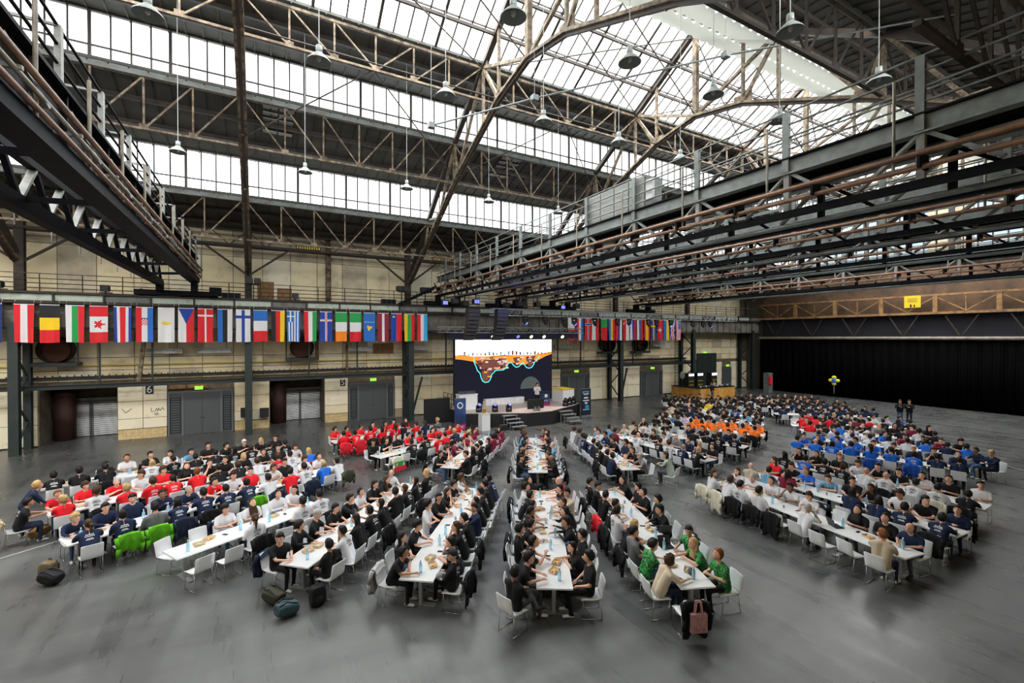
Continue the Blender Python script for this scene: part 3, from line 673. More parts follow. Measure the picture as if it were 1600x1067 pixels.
# ------------------------------------------------------------------ lighting bridges
bl = {0: 'first lighting bridge with railing and grey cabinet, reaching over the tables', 1: 'second dark lighting bridge with brown pipes', 2: 'third dark lighting bridge with brown pipes', 3: 'farthest lighting bridge with pale diagonals'}
for bi, X0 in enumerate((11.85, 17.0, 22.3, 32.1)):
    t = empty('lighting_bridge', (X0 + .8, 17, 9.2)); tag(t, bl[bi], 'bridge', 'lighting bridges')
    ya, yb = 1.0, 32.9
    for x_ in (X0, X0 + 1.6):
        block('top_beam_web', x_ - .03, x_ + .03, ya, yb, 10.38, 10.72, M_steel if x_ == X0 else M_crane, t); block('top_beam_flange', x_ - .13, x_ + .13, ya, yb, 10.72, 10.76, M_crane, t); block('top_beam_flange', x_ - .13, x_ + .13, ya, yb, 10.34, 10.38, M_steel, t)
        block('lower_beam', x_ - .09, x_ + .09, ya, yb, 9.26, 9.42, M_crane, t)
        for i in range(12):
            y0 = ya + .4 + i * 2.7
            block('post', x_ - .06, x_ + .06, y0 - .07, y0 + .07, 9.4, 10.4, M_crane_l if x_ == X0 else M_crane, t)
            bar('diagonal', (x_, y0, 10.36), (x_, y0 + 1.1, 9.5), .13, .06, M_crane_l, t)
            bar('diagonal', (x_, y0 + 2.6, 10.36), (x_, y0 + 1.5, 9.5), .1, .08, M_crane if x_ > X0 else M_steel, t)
    block('walkway', X0, X0 + 1.6, ya, yb, 10.70, 10.74, M_crane, t)
    rod('upper_pipe', (X0 - .38, ya, 9.86), (X0 - .38, yb, 9.86), .06, M_pipe, t); rod('lower_pipe', (X0 - .3, ya, 9.6), (X0 - .3, yb, 9.6), .055, M_pipe, t)
    rod('inner_pipe', (X0 + .35, ya, 10.12), (X0 + .35, yb, 10.12), .085, M_pipeg, t)
    rod('bottom_conduit', (X0 + .7, ya, 9.2), (X0 + .7, yb, 9.2), .06, M_steel, t)
    for i in range(16): bar('pipe_bracket', (X0, ya + 1 + i * 2, 9.72), (X0 - .42, ya + 1 + i * 2, 9.72), .05, .3, M_crane, t)
    for x_ in (X0 - .06, X0 + 1.66):
        for z in (11.92, 11.6, 11.28, 10.98) if x_ < X0 else (11.92, 11.4): rod('handrail', (x_, ya, z), (x_, yb, z), .026, M_steel, t)
    for i in range(12):
        y0 = ya + .4 + i * 2.7
        block('rail_post', X0 - .11, X0 - .01, y0 - .08, y0 + .08, 10.4, 11.9, M_steel, t)
        rod('light_pole', (X0 - .3, y0 + .35, 9.6), (X0 - .3, y0 + .35, 11.5), .03, M_pipeg, t)
    block('end_carriage', X0 - 1.0, X0 + 2.6, 32.9, 33.3, 8.66, 8.95, M_crane, t)
    for x_ in (X0, X0 + 1.6): block('carriage_leg', x_ - .13, x_ + .13, 32.6, 33.2, 8.9, 9.4, M_crane, t)
    if bi == 0:
        g = empty('switch_cabinet', (X0 + .4, 13, 10.8)); tag(g, 'pale grey panelled cabinet standing on the lighting bridge walkway', 'cabinet')
        block('cabinet_body', X0 + .1, X0 + .9, 11.8, 15.0, 10.76, 11.95, M_steel, g)
        for i in range(4): block('cabinet_panel', X0 + .06, X0 + .1, 11.84 + i * .79, 12.58 + i * .79, 10.8, 11.9, mat('cabinet_panel_grey', (.30, .31, .29), .5), g)
        block('cable_box', X0 + .0, X0 + .12, 11.4, 11.7, 11.0, 11.7, M_white, g)
        rod('slack_cable', (X0 - .05, 8.0, 11.3), (X0 - .05, 8.6, 10.9), .03, M_pipeg, t); rod('slack_cable', (X0 - .05, 8.6, 10.9), (X0 - .05, 9.0, 11.35), .03, M_pipeg, t)
# bridge stair at the far end
t = empty('access_stair', (11, 33, 8.6)); tag(t, 'slanting steel stair from gallery to lighting bridge end', 'stair')
for yy in (32.7, 33.2): bar('stringer', (8.9, yy, 8.6), (11.7, yy, 10.0), .06, .2, M_crane, t)
for i in range(8): block('tread', 9.1 + i * .33, 9.35 + i * .33, 32.7, 33.2, 8.72 + i * .165, 8.75 + i * .165, M_crane, t)

# ------------------------------------------------------------------ curtain end: curtain, pipe, orange lattice girder, sign
b = MB(); n = 220
for i in range(n):
    y0 = -3 + i * 36.2 / n; y1 = -3 + (i + 1) * 36.2 / n; f = lambda y: 52.5 + .09 * math.sin(y * 9) + .05 * math.sin(y * 4.1)
    b.add([(f(y0), y0, .02), (f(y1), y1, .02), (f(y1), y1, 6.0), (f(y0), y0, 6.0)], [(0, 1, 2, 3)])
cu = b.build('stage_curtain', M_curtain, None, True); tag(cu, 'floor-length pleated black curtain closing the end of the hall', 'curtain')
sm = cu.modifiers.new('thick', 'SOLIDIFY'); sm.thickness = .02
tag(rod('curtain_pipe', (52.3, -3, 6.12), (52.3, 33.2, 6.12), .16, M_pipeg), 'thick grey horizontal pipe above the black curtain', 'pipe')
t = empty('end_girder', (52.3, 15, 8.4)); tag(t, 'rusty lattice girder coloured as orange-lit above the black curtain', 'girder')
M_or = mat('warm_lit_rust', (.36, .20, .075), .7, 0, (.16, .08, .035), 2, 5)  # warm light on the girder is put into this rust colour
for z, w, h in ((8.35, .4, .22), (9.95, .25, .15)): bar('chord', (52.2, -3, z), (52.2, 33.2, z), w, h, M_or, t)
for i in range(9):
    y0 = -3 + i * 4.0
    block('post', 52.1, 52.3, y0 - .16, y0 + .16, 8.4, 9.95, M_or, t)
    bar('diagonal', (52.2, y0, 9.8), (52.2, y0 + 2, 8.5), .1, .08, M_or, t); bar('diagonal', (52.2, y0 + 2, 8.5), (52.2, y0 + 4, 9.8), .1, .08, M_or, t); bar('post_thin', (52.2, y0 + 2, 8.4), (52.2, y0 + 2, 9.9), .08, .08, M_or, t)
    bar('lower_strut', (52.3, y0 + 1.2, 8.2), (52.3, y0 + 2.2, 6.4), .16, .1, M_rustd, t); bar('lower_strut', (52.3, y0 + 3.4, 8.2), (52.3, y0 + 2.4, 6.4), .16, .1, M_rustd, t)
block('walkway', 52.2, 53.1, -3, 33.2, 8.2, 8.3, M_rustd, t)
block('back_plate', 52.9, 53.0, -3, 33.2, 8.3, 12.4, mat('rusty_sheet', (.15, .085, .045), .8, 0, (.07, .045, .03), .7, 5), t)
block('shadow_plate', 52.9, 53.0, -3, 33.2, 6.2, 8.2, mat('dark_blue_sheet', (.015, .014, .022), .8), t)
s = empty('yellow_notice', (52.0, 18.55, 9.4)); tag(s, 'rectangular yellow notice board on the orange lattice girder', 'sign')
block('board', 52.0, 52.04, 17.95, 19.15, 8.9, 9.98, M_yellow, s)
for i in range(3): block('printed_line', 51.985, 52.0, 18.2, 18.9, 9.7 - i * .14, 9.74 - i * .14, mat('notice_print', (.25, .17, .02), .6), s)
block('pictogram', 51.985, 52.0, 18.35, 18.45, 8.95, 9.15, M_black, s); block('pictogram', 51.985, 52.0, 18.6, 18.72, 8.95, 9.2, M_black, s)

# small glazed hatches in the middle roof strip
for X, lb in ((.2, 'nearer the mast column'), (13.2, 'above the first stage bay')):
    t = empty('roof_hatch', (X + .7, 26, 17)); tag(t, 'pale slatted ventilation hatch in the roof strip ' + lb, 'hatch', 'roof hatches')
    zf = lambda y: 24.70 - .293 * y
    for i in range(5):
        y0 = 25.1 + i * .42; bar('hatch_slat', (X, y0, zf(y0)), (X + 1.4, y0, zf(y0)), .34, .03, mat('hatch_grey', (.34, .34, .32), .6), t)
    for dx in (-.05, .68, 1.4): bar('hatch_frame', (X + dx, 24.8, zf(24.8) - .02), (X + dx, 27.2, zf(27.2) - .02), .07, .08, M_rustd, t)

tag(bar('edge_purlin', (2, YC - 4.4, 19.75), (53, YC - 4.4, 19.75), .16, .2, M_rustd), 'dark steel purlin along the lower edge of the white blinds', 'purlin')

# ------------------------------------------------------------------ flags
FC = dict(r=(.62, .012, .02), w=(.80, .80, .82), b=(.012, .05, .32), k=(.012, .012, .014), y=(.85, .55, .01), g=(.02, .30, .07), o=(.85, .22, .01), m=(.28, .015, .04), l=(.03, .38, .72), n=(.01, .025, .13), u=(.02, .14, .50), a=(.01, .16, .18))
FM = {k: mat('flag_cloth_' + k, c, .8) for k, c in FC.items()}
FK = list(FC)
def V(*c):
    cs = [(x, 1) if isinstance(x, str) else x for x in c]; T = sum(w for _, w in cs)
    def f(u, v):
        s = 0
        for k, w in cs:
            s += w / T
            if u <= s + 1e-6: return k
        return cs[-1][0]
    return f
def Hh(*c):
    g = V(*c); return lambda u, v: g(v, u)
def cross(base, c, hw, c2=None, hw2=0, cy=.3):
    def f(u, v):
        du, dv = abs(u - .5) * .78, abs(v - cy) * 2.05
        if c2 and (du < hw2 or dv < hw2): return c2
        return c if (du < hw or dv < hw) else base
    return f
def leaf(u, v):
    if not .28 < v < .72: return 'r'
    x, y = (u - .5) * .78, (v - .5) * 2.05; r = math.hypot(x, y); a = math.atan2(y, x)
    return 'r' if r < .19 + .06 * math.cos(5 * a) + .035 * math.cos(11 * a) or (abs(y) < .012 and 0 < x < .26) else 'w'
def blob(base, c, cu, cv, rx, ry):
    def f(u, v): return c if ((u - cu) / rx) ** 2 + ((v - cv) / ry) ** 2 < 1 else base(u, v)
    return f
def croatia(u, v):
    if .32 < u < .68 and .34 < v < .52: return 'r' if (int((u - .32) / .072) + int((v - .34) / .036)) % 2 == 0 else 'w'
    if .34 < u < .66 and .30 < v < .34: return 'u'
    return V('r', 'w', 'u')(u, v)
def czech(u, v):
    if v < .46 * (1 - abs(u - .5) * 2): return 'b'
    return 'w' if u < .5 else 'r'
def greece(u, v):
    if u < .55 and v < .36:
        return 'w' if abs(u - .275) < .055 or abs(v - .18) < .022 else 'u'
    return 'u' if int(u * 9) % 2 == 0 else 'w'
def aus(u, v):
    for cu, cv, r in ((.35, .25, .13), (.6, .78, .07), (.25, .6, .05)):
        x, y = (u - cu) * .78, (v - cv) * 2.05; q = math.hypot(x, y)
        if q < r * (.6 + .4 * math.cos(7 * math.atan2(y, x))): return 'w'
    return 'n'
def uk(u, v):
    du, dv = abs(u - .5) * .78, abs(v - .5) * 2.05
    if du < .05 or dv < .05: return 'r'
    if du < .09 or dv < .09: return 'w'
    d = abs(abs(u - .5) - abs(v - .5)) * .7
    return 'r' if d < .03 else ('w' if d < .09 else 'b')
def usa(u, v):
    if u > .45 and v < .42:
        return 'w' if int(u * 22) % 2 == 0 and int(v * 40) % 3 == 0 else 'b'
    return 'r' if int(u * 13) % 2 == 0 else 'w'
def kos(u, v):
    x, y = (u - .5) * .78, (v - .52) * 2.05
    if math.hypot(x, y) < .16 + .05 * math.cos(3 * math.atan2(y, x) + 1): return 'y'
    if .30 < v < .34 and int(u * 18) % 3 == 1: return 'w'
    return 'u'
def swiss(u, v):
    x, y = abs(u - .5) * .78, abs(v - .5) * 2.05
    return 'w' if (x < .07 and y < .24) or (y < .07 and x < .24) else 'r'
def sing(u, v):
    if u < .5:
        x, y = (u - .25) * .78, (v - .2) * 2.05
        if math.hypot(x, y) < .13 and math.hypot(x - .04, y - .03) > .11: return 'w'
        return 'r'
    return 'w'
FL = [(-11.93, aus, 'dark blue flag with white stars'), (-10.68, V('r', 'w', 'r'), 'red white red upright striped flag next to the blue star flag'), (-9.7, Hh('k', 'y', 'r'), 'black yellow red banded flag'), (-8.7, V('w', 'g', 'r'), 'white green red upright striped flag'),
      (-7.72, leaf, 'red and white flag with a red maple leaf'), (-6.7, V('b', 'w', ('r', 2), 'w', 'b'), 'blue white red white blue upright striped flag'), (-5.73, croatia, 'red white blue flag with checkered shield'), (-4.73, blob(lambda u, v: 'w', 'y', .5, .45, .3, .045), 'white flag with a small orange island shape'),
      (-3.78, czech, 'white and red flag with a blue wedge'), (-2.83, cross('r', 'w', .05, None, 0, .2), 'red flag with a white cross'), (-1.83, V('u', 'k', 'w'), 'blue black white upright striped flag'), (-.87, cross('w', 'b', .085, None, 0, .22), 'white flag with a blue cross'),
      (.07, Hh('u', 'w', 'r'), 'blue white red banded flag'), (1.06, V('k', 'r', 'y'), 'black red gold upright striped flag'), (1.96, greece, 'blue and white many-striped flag'), (2.98, V('r', 'w', 'g'), 'red white green upright striped flag'), (3.95, cross('b', 'w', .07, 'r', .03, .28), 'blue flag with a red and white cross'),
      (4.92, Hh('g', 'w', 'o'), 'green white orange banded flag'), (5.86, Hh('g', 'w', 'r'), 'green white red banded flag'), (6.8, kos, 'blue flag with a gold shape and arc of stars'), (7.77, V(('m', 2), 'w', ('m', 2)), 'dark maroon flag with a narrow white stripe'), (8.72, blob(V('b', 'r'), 'y', .25, .12, .12, .03), 'blue and red halved flag with small gold crown'),
      (9.68, V('y', 'g', 'r'), 'yellow green red upright striped flag'), (10.65, V('r', 'w', 'l'), 'red white light blue upright striped flag'),
      (24.39, Hh('w', 'r'), 'white over red halved flag'), (25.34, V('r', 'w', 'u'), 'red white blue upright striped flag beyond the screen'), (26.27, cross('r', 'w', .09, 'b', .045, .28), 'red flag with blue and white cross'), (27.12, V('w', 'r'), 'white and red flag half hidden by stage lights'), (28.17, Hh(('g', 2), ('r', 3)), 'green over red flag behind stage lights'),
      (29.09, V('u', 'y', 'r'), 'blue yellow red flag behind stage lights'), (29.97, V('r', 'b', 'w'), 'red blue white upright flag among the smaller flags'), (30.87, sing, 'red and white flag with crescent'), (31.79, V('w', 'b', 'r'), 'white blue red upright flag under a stage light'), (32.7, V('w', 'u', ('r', 1.2)), 'white blue red upright flag second to the gold one'),
      (33.63, V('r', ('y', 2), 'r'), 'red gold red upright striped flag'), (34.56, cross('b', 'y', .07, None, 0, .3), 'blue flag with a yellow cross'), (35.45, swiss, 'red flag with a small white plus'), (36.34, V('u', 'y'), 'blue and yellow halved flag'), (37.24, uk, 'blue flag with red and white union cross'), (38.13, usa, 'striped flag with star field, last of the row')]
for i, (xc, fn, lb) in enumerate(FL):
    nu, nv = (36, 56); W = .78 if i else .9; Z1, Z0 = 7.92, 5.92; ph = random.random() * 6; b = MB(); vs = []; k1 = random.uniform(.02, .05)
    for j in range(nv + 1):
        for q in range(nu + 1):
            u, v = q / nu, j / nv; sag = k1 * v
            vs.append((xc + (u - .5) * W * (1 - .08 * v * math.sin(ph) ** 2), 32.98 + sag * math.sin(u * 9 + ph + v * 1.2) - .02 * v, Z1 + (Z0 - Z1) * v + .02 * math.sin(u * 3 + ph) * v))
    b.v = vs
    for j in range(nv):
        for q in range(nu):
            a = j * (nu + 1) + q; b.f.append((a, a + nu + 1, a + nu + 2, a + 1)); b.m.append(FK.index(fn((q + .5) / nu, (j + .5) / nv)))
    used_ = sorted(set(b.m)); b.m = [used_.index(x_) for x_ in b.m]
    t = empty('hanging_flag', (xc, 33, 7.9)); tag(t, lb + ' hanging from the gallery', 'flag', 'national flags')
    b.build('cloth', [FM[FK[x_]] for x_ in used_], t, True)
    block('hem', xc - W / 2, xc + W / 2, 32.97, 32.99, Z1 - .02, Z1 + .02, FM['w'], t); rod('tie_cord', (xc - W / 2 + .03, 33.0, Z1), (xc - W / 2 + .03, 33.1, 8.15), .008, FM['w'], t); rod('tie_cord', (xc + W / 2 - .03, 33.0, Z1), (xc + W / 2 - .03, 33.1, 8.15), .008, FM['w'], t)

# ------------------------------------------------------------------ stage, screen and what stands on it
t = empty('stage', (17.3, 30, 0)); tag(t, 'black-skirted trapezoid stage with pale floor before the screen', 'stage')
poly = [(12.3, 33.0), (12.3, 28.9), (16.2, 27.0), (18.2, 26.9), (22.2, 28.9), (22.2, 33.0)]
MB().prism(poly, 0, .93).build('skirt', M_black, t); MB().prism([(x_ * 1.0, y_) for x_, y_ in poly], .93, .98).build('stage_floor', M_stage, t)
for xx in (12.35, 22.15):
    for z in (1.3, 1.65, 2.0): rod('guard_rail', (xx, 30.6, z), (xx, 33.0, z), .02, M_black, t)
    for yy in (30.6, 31.4, 32.2, 33.0): rod('guard_post', (xx, yy, .95), (xx, yy, 2.0), .02, M_black, t)
def em(name, c, s=1.): return mat(name, tuple(x_ * .05 for x_ in c), .6, emit=c, estr=s * .45, spec=.1)
S_dark, S_white, S_or, S_br, S_pk, S_cy, S_gr, S_bl = em('screen_dark', (.010, .010, .020)), em('screen_white', (1, 1, 1), 1.5), em('screen_orange', (.95, .30, .04)), em('screen_brown', (.17, .06, .045)), em('screen_pink', (.70, .50, .50)), em('screen_cyan', (.10, .72, .72), 1.1), em('screen_grey_green', (.07, .085, .08)), em('screen_blue_grey', (.10, .14, .22))
sx0, sx1, sz0, sz1, sy = 12.9, 21.6, 1.12, 6.02, 32.0
t = empty('led_screen', ((sx0 + sx1) / 2, sy, sz0)); tag(t, 'huge lit screen on stage showing a cross-section drawing with cyan outline', 'screen')
block('screen_casing', sx0 - .05, sx1 + .05, sy + .02, sy + .35, sz0 - .05, sz1 + .05, M_black, t); block('screen_stand', sx0, sx1, sy + .05, sy + .3, .95, sz0, M_black, t)
W, Hs = sx1 - sx0, sz1 - sz0
def SP(u, v, k): return (sx0 + u * W, sy + .015 - k * .002, sz1 - v * Hs)
# (u, v) drawn from the slide: v downwards. screen is 150 px wide, 100 tall in the picture
def poly_part(name, pts, m, k, closed=True):
    b = MB(); b.v = [SP(u, v, k) for u, v in pts]; b.f = [tuple(range(len(pts)))]; b.m = [0]; return b.build(name, m, t)
block('dark_ground_picture', sx0, sx1, sy + .016, sy + .03, sz0, sz1, S_dark, t)
ground = [(0, .245), (.08, .235), (.17, .27), (.25, .27), (.5, .25), (.8, .27), (.88, .24), (.95, .22), (1, .215)]
b = MB()
for (u0, v0), (u1, v1) in zip(ground, ground[1:]): b.add([SP(u0, 0, 1), SP(u1, 0, 1), SP(u1, v1, 1), SP(u0, v0, 1)], [(0, 1, 2, 3)])
b.build('white_sky_picture', S_white, t)
og = [(0, .245, .30), (.06, .235, .31), (.17, .265, .345), (.24, .265, .42), (.34, .27, .42), (.5, .26, .40), (.55, .255, .37), (.66, .26, .42), (.78, .26, .40), (.86, .24, .34), (.93, .225, .285), (1, .21, .25)]
b = MB()
for (u0, a0, b0), (u1, a1, b1) in zip(og, og[1:]): b.add([SP(u0, a0, 2), SP(u1, a1, 2), SP(u1, b1, 2), SP(u0, b0, 2)], [(0, 1, 2, 3)])
b.build('orange_soil_picture', S_or, t)
for nm, pts in (('pit_picture', [(.19, .33), (.22, .42), (.25, .5), (.255, .58), (.265, .66), (.28, .66), (.315, .655), (.33, .58), (.36, .5), (.47, .48), (.5, .42), (.5, .3)]), ('pit_picture', [(.57, .30), (.585, .36), (.605, .43), (.63, .38), (.67, .32), (.67, .28)]), ('pit_picture', [(.71, .30), (.72, .38), (.74, .45), (.77, .45), (.785, .38), (.81, .31), (.82, .27)])):
    poly_part(nm, pts, S_br, 3)
rr = random.Random(3)
for i in range(46):
    u = rr.uniform(.22, .5) if i < 32 else rr.choice((rr.uniform(.58, .65), rr.uniform(.72, .79)))
    vmax = .62 - abs(u - .29) * 1.6 if u < .36 else (.46 if u < .55 else .40)
    v = rr.uniform(.28, max(.32, vmax)); w_ = rr.uniform(.012, .05); h_ = rr.uniform(.014, .035)
    poly_part('building_block_picture', [(u, v), (u, v + h_), (u + w_, v + h_), (u + w_, v)], rr.choice((S_pk, S_pk, S_pk, S_or, S_dark)), 4 + i * .05)
for i in range(24):
    u = .04 + i * .04; h_ = rr.uniform(.01, .07); poly_part('skyline_picture', [(u, .25 - h_), (u, .25), (u + rr.uniform(.008, .02), .25), (u + rr.uniform(.008, .02), .25 - h_)], rr.choice((S_bl, S_gr, S_br)), 4)
cy = [(.175, .27), (.178, .36), (.195, .42), (.21, .49), (.235, .53), (.245, .60), (.26, .655), (.285, .68), (.315, .675), (.335, .64), (.35, .56), (.375, .52), (.39, .495), (.47, .49), (.5, .46), (.515, .40), (.535, .375), (.555, .38), (.575, .42), (.60, .455), (.63, .45), (.655, .41), (.68, .385), (.695, .42), (.715, .465), (.745, .48), (.775, .465), (.795, .42), (.81, .37), (.84, .32), (.86, .28)]
b = MB(); b.tube([Vector(SP(u, v, 5)) for u, v in cy], .045, 5); b.build('cyan_outline_picture', S_cy, t)
poly_part('spotlight_disc_picture', [(.76 + .11 * math.cos(a * math.pi / 10), .82 + .2 * math.sin(a * math.pi / 10)) for a in range(10, 21)], S_gr, 3)
# items on and around the stage
t = empty('white_panel_row', (16.8, 31.4, .98)); tag(t, 'row of white cabinet panels standing below the screen', 'panels')
for i in range(8): block('panel', 15.1 + i * .43, 15.5 + i * .43, 31.3, 31.7, .98, 1.45, M_white, t)
def counter(x0, x1, y0, y1, h, z, lb, topm):
    t = empty('stage_counter', ((x0 + x1) / 2, (y0 + y1) / 2, z)); tag(t, lb, 'counter'); block('counter_body', x0, x1, y0, y1, z, z + h, M_white, t); block('counter_top', x0 - .03, x1 + .03, y0 - .03, y1 + .03, z + h, z + h + .06, topm, t)
counter(12.5, 13.9, 30.2, 30.9, 1.05, .98, 'white counter with boxes on the stage beside the screen', M_white)
counter(21.0, 22.1, 29.5, 31.0, 1.05, .98, 'white counter with yellow top on the stage end', M_yellow)
for i in range(8):
    tag(block('glass_box', 12.6 + i * .15, 12.72 + i * .15, 30.3, 30.7, 2.1, 2.3, mat('smoked_glass', (.08, .09, .1), .2)), '%s dark trophy box on the white stage counter' % ORD[i], 'box', 'trophy boxes')
t = empty('lectern', (19.2, 29.3, .98)); tag(t, 'dark blue lectern with round white emblem on stage', 'lectern')
M_navyb = mat('banner_navy', (.012, .03, .10), .5, 0, (.03, .07, .2), 1.5, 4); M_mag = mat('banner_magenta', (.30, .015, .12), .5)
block('lectern_body', 18.85, 19.55, 29.2, 29.6, .98, 2.0, M_navyb, t); block('lectern_foot_band', 18.84, 19.56, 29.19, 29.61, .98, 1.2, M_mag, t); block('lectern_top', 18.8, 19.6, 29.1, 29.65, 2.0, 2.05, M_black, t)
MB().cone((19.2, 29.19, 1.72), (19.2, 29.2, 1.72), .14, .14, 20).build('emblem', M_text, t); lettering('lettering', 'ECSC', .16, (19.2, 29.18, 1.35), WALLROT, M_text, t)
def rollup(x0, x1, y, h, lb, kind):
    t = empty('roll_up_banner', ((x0 + x1) / 2, y, 0)); tag(t, lb, 'banner'); xm = (x0 + x1) / 2
    block('banner_sheet', x0, x1, y - .01, y + .01, .06, h, M_navyb if kind == 0 else mat('banner_dark', (.01, .018, .03), .4), t); block('banner_base', x0 - .05, x1 + .05, y - .12, y + .12, 0, .08, M_alu, t); block('banner_top_bar', x0, x1, y - .02, y + .02, h, h + .03, M_alu, t)
    if kind == 0:
        block('banner_foot_band', x0, x1, y - .014, y - .01, .06, .55, M_mag, t); lettering('lettering', 'ECSC', .26, (xm, y - .018, .32), WALLROT, M_text, t)
        MB().cone((xm, y - .02, h - .45), (xm, y - .01, h - .45), .22, .22, 24).build('emblem', M_text, t); MB().cone((xm, y - .024, h - .45), (xm, y - .02, h - .45), .14, .14, 18).build('emblem_core', M_navyb, t)
    else:
        lettering('lettering', 'ECSC', .3, (xm, y - .018, h - .28), WALLROT, mat('banner_lightblue', (.35, .65, .85), .5), t)
        for i, (w_, z, hh) in enumerate(((.5, 1.75, .04), (.45, 1.68, .03), (.4, 1.4, .12), (.6, 1.2, .09), (.25, .98, .14), (.6, .5, .06))): block('banner_print', xm - w_ / 2, xm + w_ / 2, y - .014, y - .01, z, z + hh, M_text, t)
        MB().cone((xm + .1, y - .015, .72), (xm + .1, y - .01, .72), .2, .2, 18).build('emblem', mat('banner_cyan', (.02, .25, .5), .4), t)
rollup(11.05, 11.85, 27.6, 2.2, 'navy roll-up banner with magenta foot and round emblem beside the stage', 0)
rollup(21.95, 22.9, 28.4, 2.15, 'dark roll-up banner with blue lettering at the stage end', 1)
t = empty('pedestal', (13.1, 27.4, 0)); tag(t, 'white square pedestal with gold trophy before the stage', 'pedestal'); block('plinth', 12.8, 13.4, 27.1, 27.7, 0, 1.1, M_white, t); block('plinth_cap', 12.78, 13.42, 27.08, 27.72, 1.1, 1.12, M_white, t)
t = empty('trophy', (13.1, 27.4, 1.12)); tag(t, 'slim gold and grey trophy standing on the white pedestal', 'trophy'); Mg = mat('gold', (.75, .5, .12), .25, .9)
MB().lathe([(.14, 0), (.14, .08), (.1, .1), (.1, .2), (.13, .22), (.13, .28)], 12, 0, (13.1, 27.4, 1.12)).build('trophy_base', Mg, t); MB().lathe([(.09, .28), (.1, .8), (.001, .82)], 10, 0, (13.1, 27.4, 1.12)).build('trophy_column', mat('trophy_stone', (.4, .37, .3), .4, 0, (.6, .45, .2), 8), t)
for x0, y0, dx, dy, lb in ((14.6, 26.5, .45, -.22, 'grey metal steps at the pedestal side of the stage'), (19.1, 26.2, .45, -.3, 'grey metal steps at the banner side of the stage')):
    t = empty('stage_steps', (x0, y0, 0)); tag(t, lb, 'steps')
    for i in range(4):
        z = .85 - i * .2; yy = y0 + .9 - i * .32
        block('tread', x0 - .1 + i * .06, x0 + 1.0 + i * .06, yy - .16, yy + .16, z - .05, z, M_alu, t)
        for s in (0, .98): rod('leg', (x0 - .05 + i * .06 + s, yy - .1, 0), (x0 - .05 + i * .06 + s, yy - .1, z - .05), .025, M_alu, t)
t = empty('monitor', (17.1, 27.3, .98)); tag(t, 'black confidence monitor standing on the stage edge', 'monitor'); block('display', 16.5, 17.8, 27.35, 27.42, 1.15, 1.8, M_black, t); block('bezel', 16.48, 17.82, 27.42, 27.45, 1.13, 1.82, M_spk, t)
for s in (-.15, .15): block('foot', 17.15 + s - .03, 17.15 + s + .03, 27.1, 27.5, .98, 1.3, M_alu, t)
def moving_head(x_, y_, z, up, blue, lb):
    t = empty('stage_light', (x_, y_, z)); tag(t, lb, 'stage light', 'stage lights'); s = 1 if up else -1
    block('base_box', x_ - .17, x_ + .17, y_ - .14, y_ + .14, min(z, z + s * .16), max(z, z + s * .16), M_black, t)
    if not up: block('clamp', x_ - .04, x_ + .04, y_ - .04, y_ + .04, z - .02, z + .05, M_alu, t)
    for a in (-.17, .17): block('yoke_arm', x_ + a - .03, x_ + a + .03, y_ - .06, y_ + .06, min(z + s * .14, z + s * .46), max(z + s * .14, z + s * .46), M_black, t)
    hd = Vector((x_, y_, z + s * .42)); dr = Vector((random.uniform(-.4, .4), -.6, s * .6)).normalized()
    MB().cone(hd - dr * .17, hd + dr * .17, .13, .15, 12).build('lamp_head', M_black, t, True)
    MB().cone(hd + dr * .17, hd + dr * .175, .125, .125, 12).build('lens', M_lens_b if blue else M_spk, t)
for i, (x_, y_) in enumerate(((13.4, 28.9), (14.4, 28.4), (15.3, 28.0), (20.3, 28.2), (20.9, 28.5), (21.5, 28.8))): moving_head(x_, y_, .98, True, i < 3, '%s moving-head light standing on the %s of the stage' % (ORD[i % 3], 'pedestal side' if i < 3 else 'banner side'))
t = empty('stage_speaker', (15.9, 26.4, 0)); tag(t, 'small black floor speaker beside the stage steps', 'speaker'); block('speaker_box', 14.0, 14.5, 26.7, 27.0, 0, .35, M_spk, t); block('speaker_grille', 14.03, 14.47, 26.68, 26.7, .03, .32, M_black, t)
t = empty('black_partition', (11, 32, 0)); tag(t, 'black low partition beside the stage and column', 'partition'); block('partition_panel', 10.3, 12.25, 31.5, 31.6, 0, 1.75, M_black, t); block('partition_foot', 10.3, 12.25, 31.3, 31.8, 0, .1, M_black, t)
# stage rigging: aluminium trusses, line arrays, hanging lights
def truss(p, q, w, lb, nseg):
    t = empty('lighting_truss', p); tag(t, lb, 'truss', 'stage trusses'); p, q = Vector(p), Vector(q); d = (q - p).normalized(); n = d.cross(Vector((0, 0, 1))).normalized()
    off = [n * a * w / 2 + Vector((0, 0, b * w / 2)) for a, b in ((-1, -1), (1, -1), (1, 1), (-1, 1))]
    for o_ in off: rod('main_tube', p + o_, q + o_, .03, M_alu, t)
    L = (q - p) / nseg
    for i in range(nseg):
        a = p + L * i
        rod('web_tube', a + off[0], a + L / 2 + off[3], .014, M_alu, t); rod('web_tube', a + L / 2 + off[3], a + L + off[0], .014, M_alu, t)
        rod('web_tube', a + off[1], a + L / 2 + off[2], .014, M_alu, t); rod('web_tube', a + L / 2 + off[2], a + L + off[1], .014, M_alu, t)
truss((13.9, 28, 7.95), (40.2, 28, 7.95), .45, 'long aluminium lighting truss above the stage front', 40)
truss((11.2, 31, 6.75), (24.0, 31, 6.75), .4, 'shorter aluminium truss just above the screen', 20)
block_ = None
t = empty('screen_valance', (17, 31.6, 6.3)); tag(t, 'dark blue cloth strip above the screen', 'cloth'); block('valance_cloth', 12.2, 24.0, 31.5, 31.55, 6.1, 6.65, mat('valance_blue', (.015, .02, .05), .7), t); rod('valance_bar', (12.2, 31.5, 6.66), (24, 31.5, 6.66), .03, M_black, t)
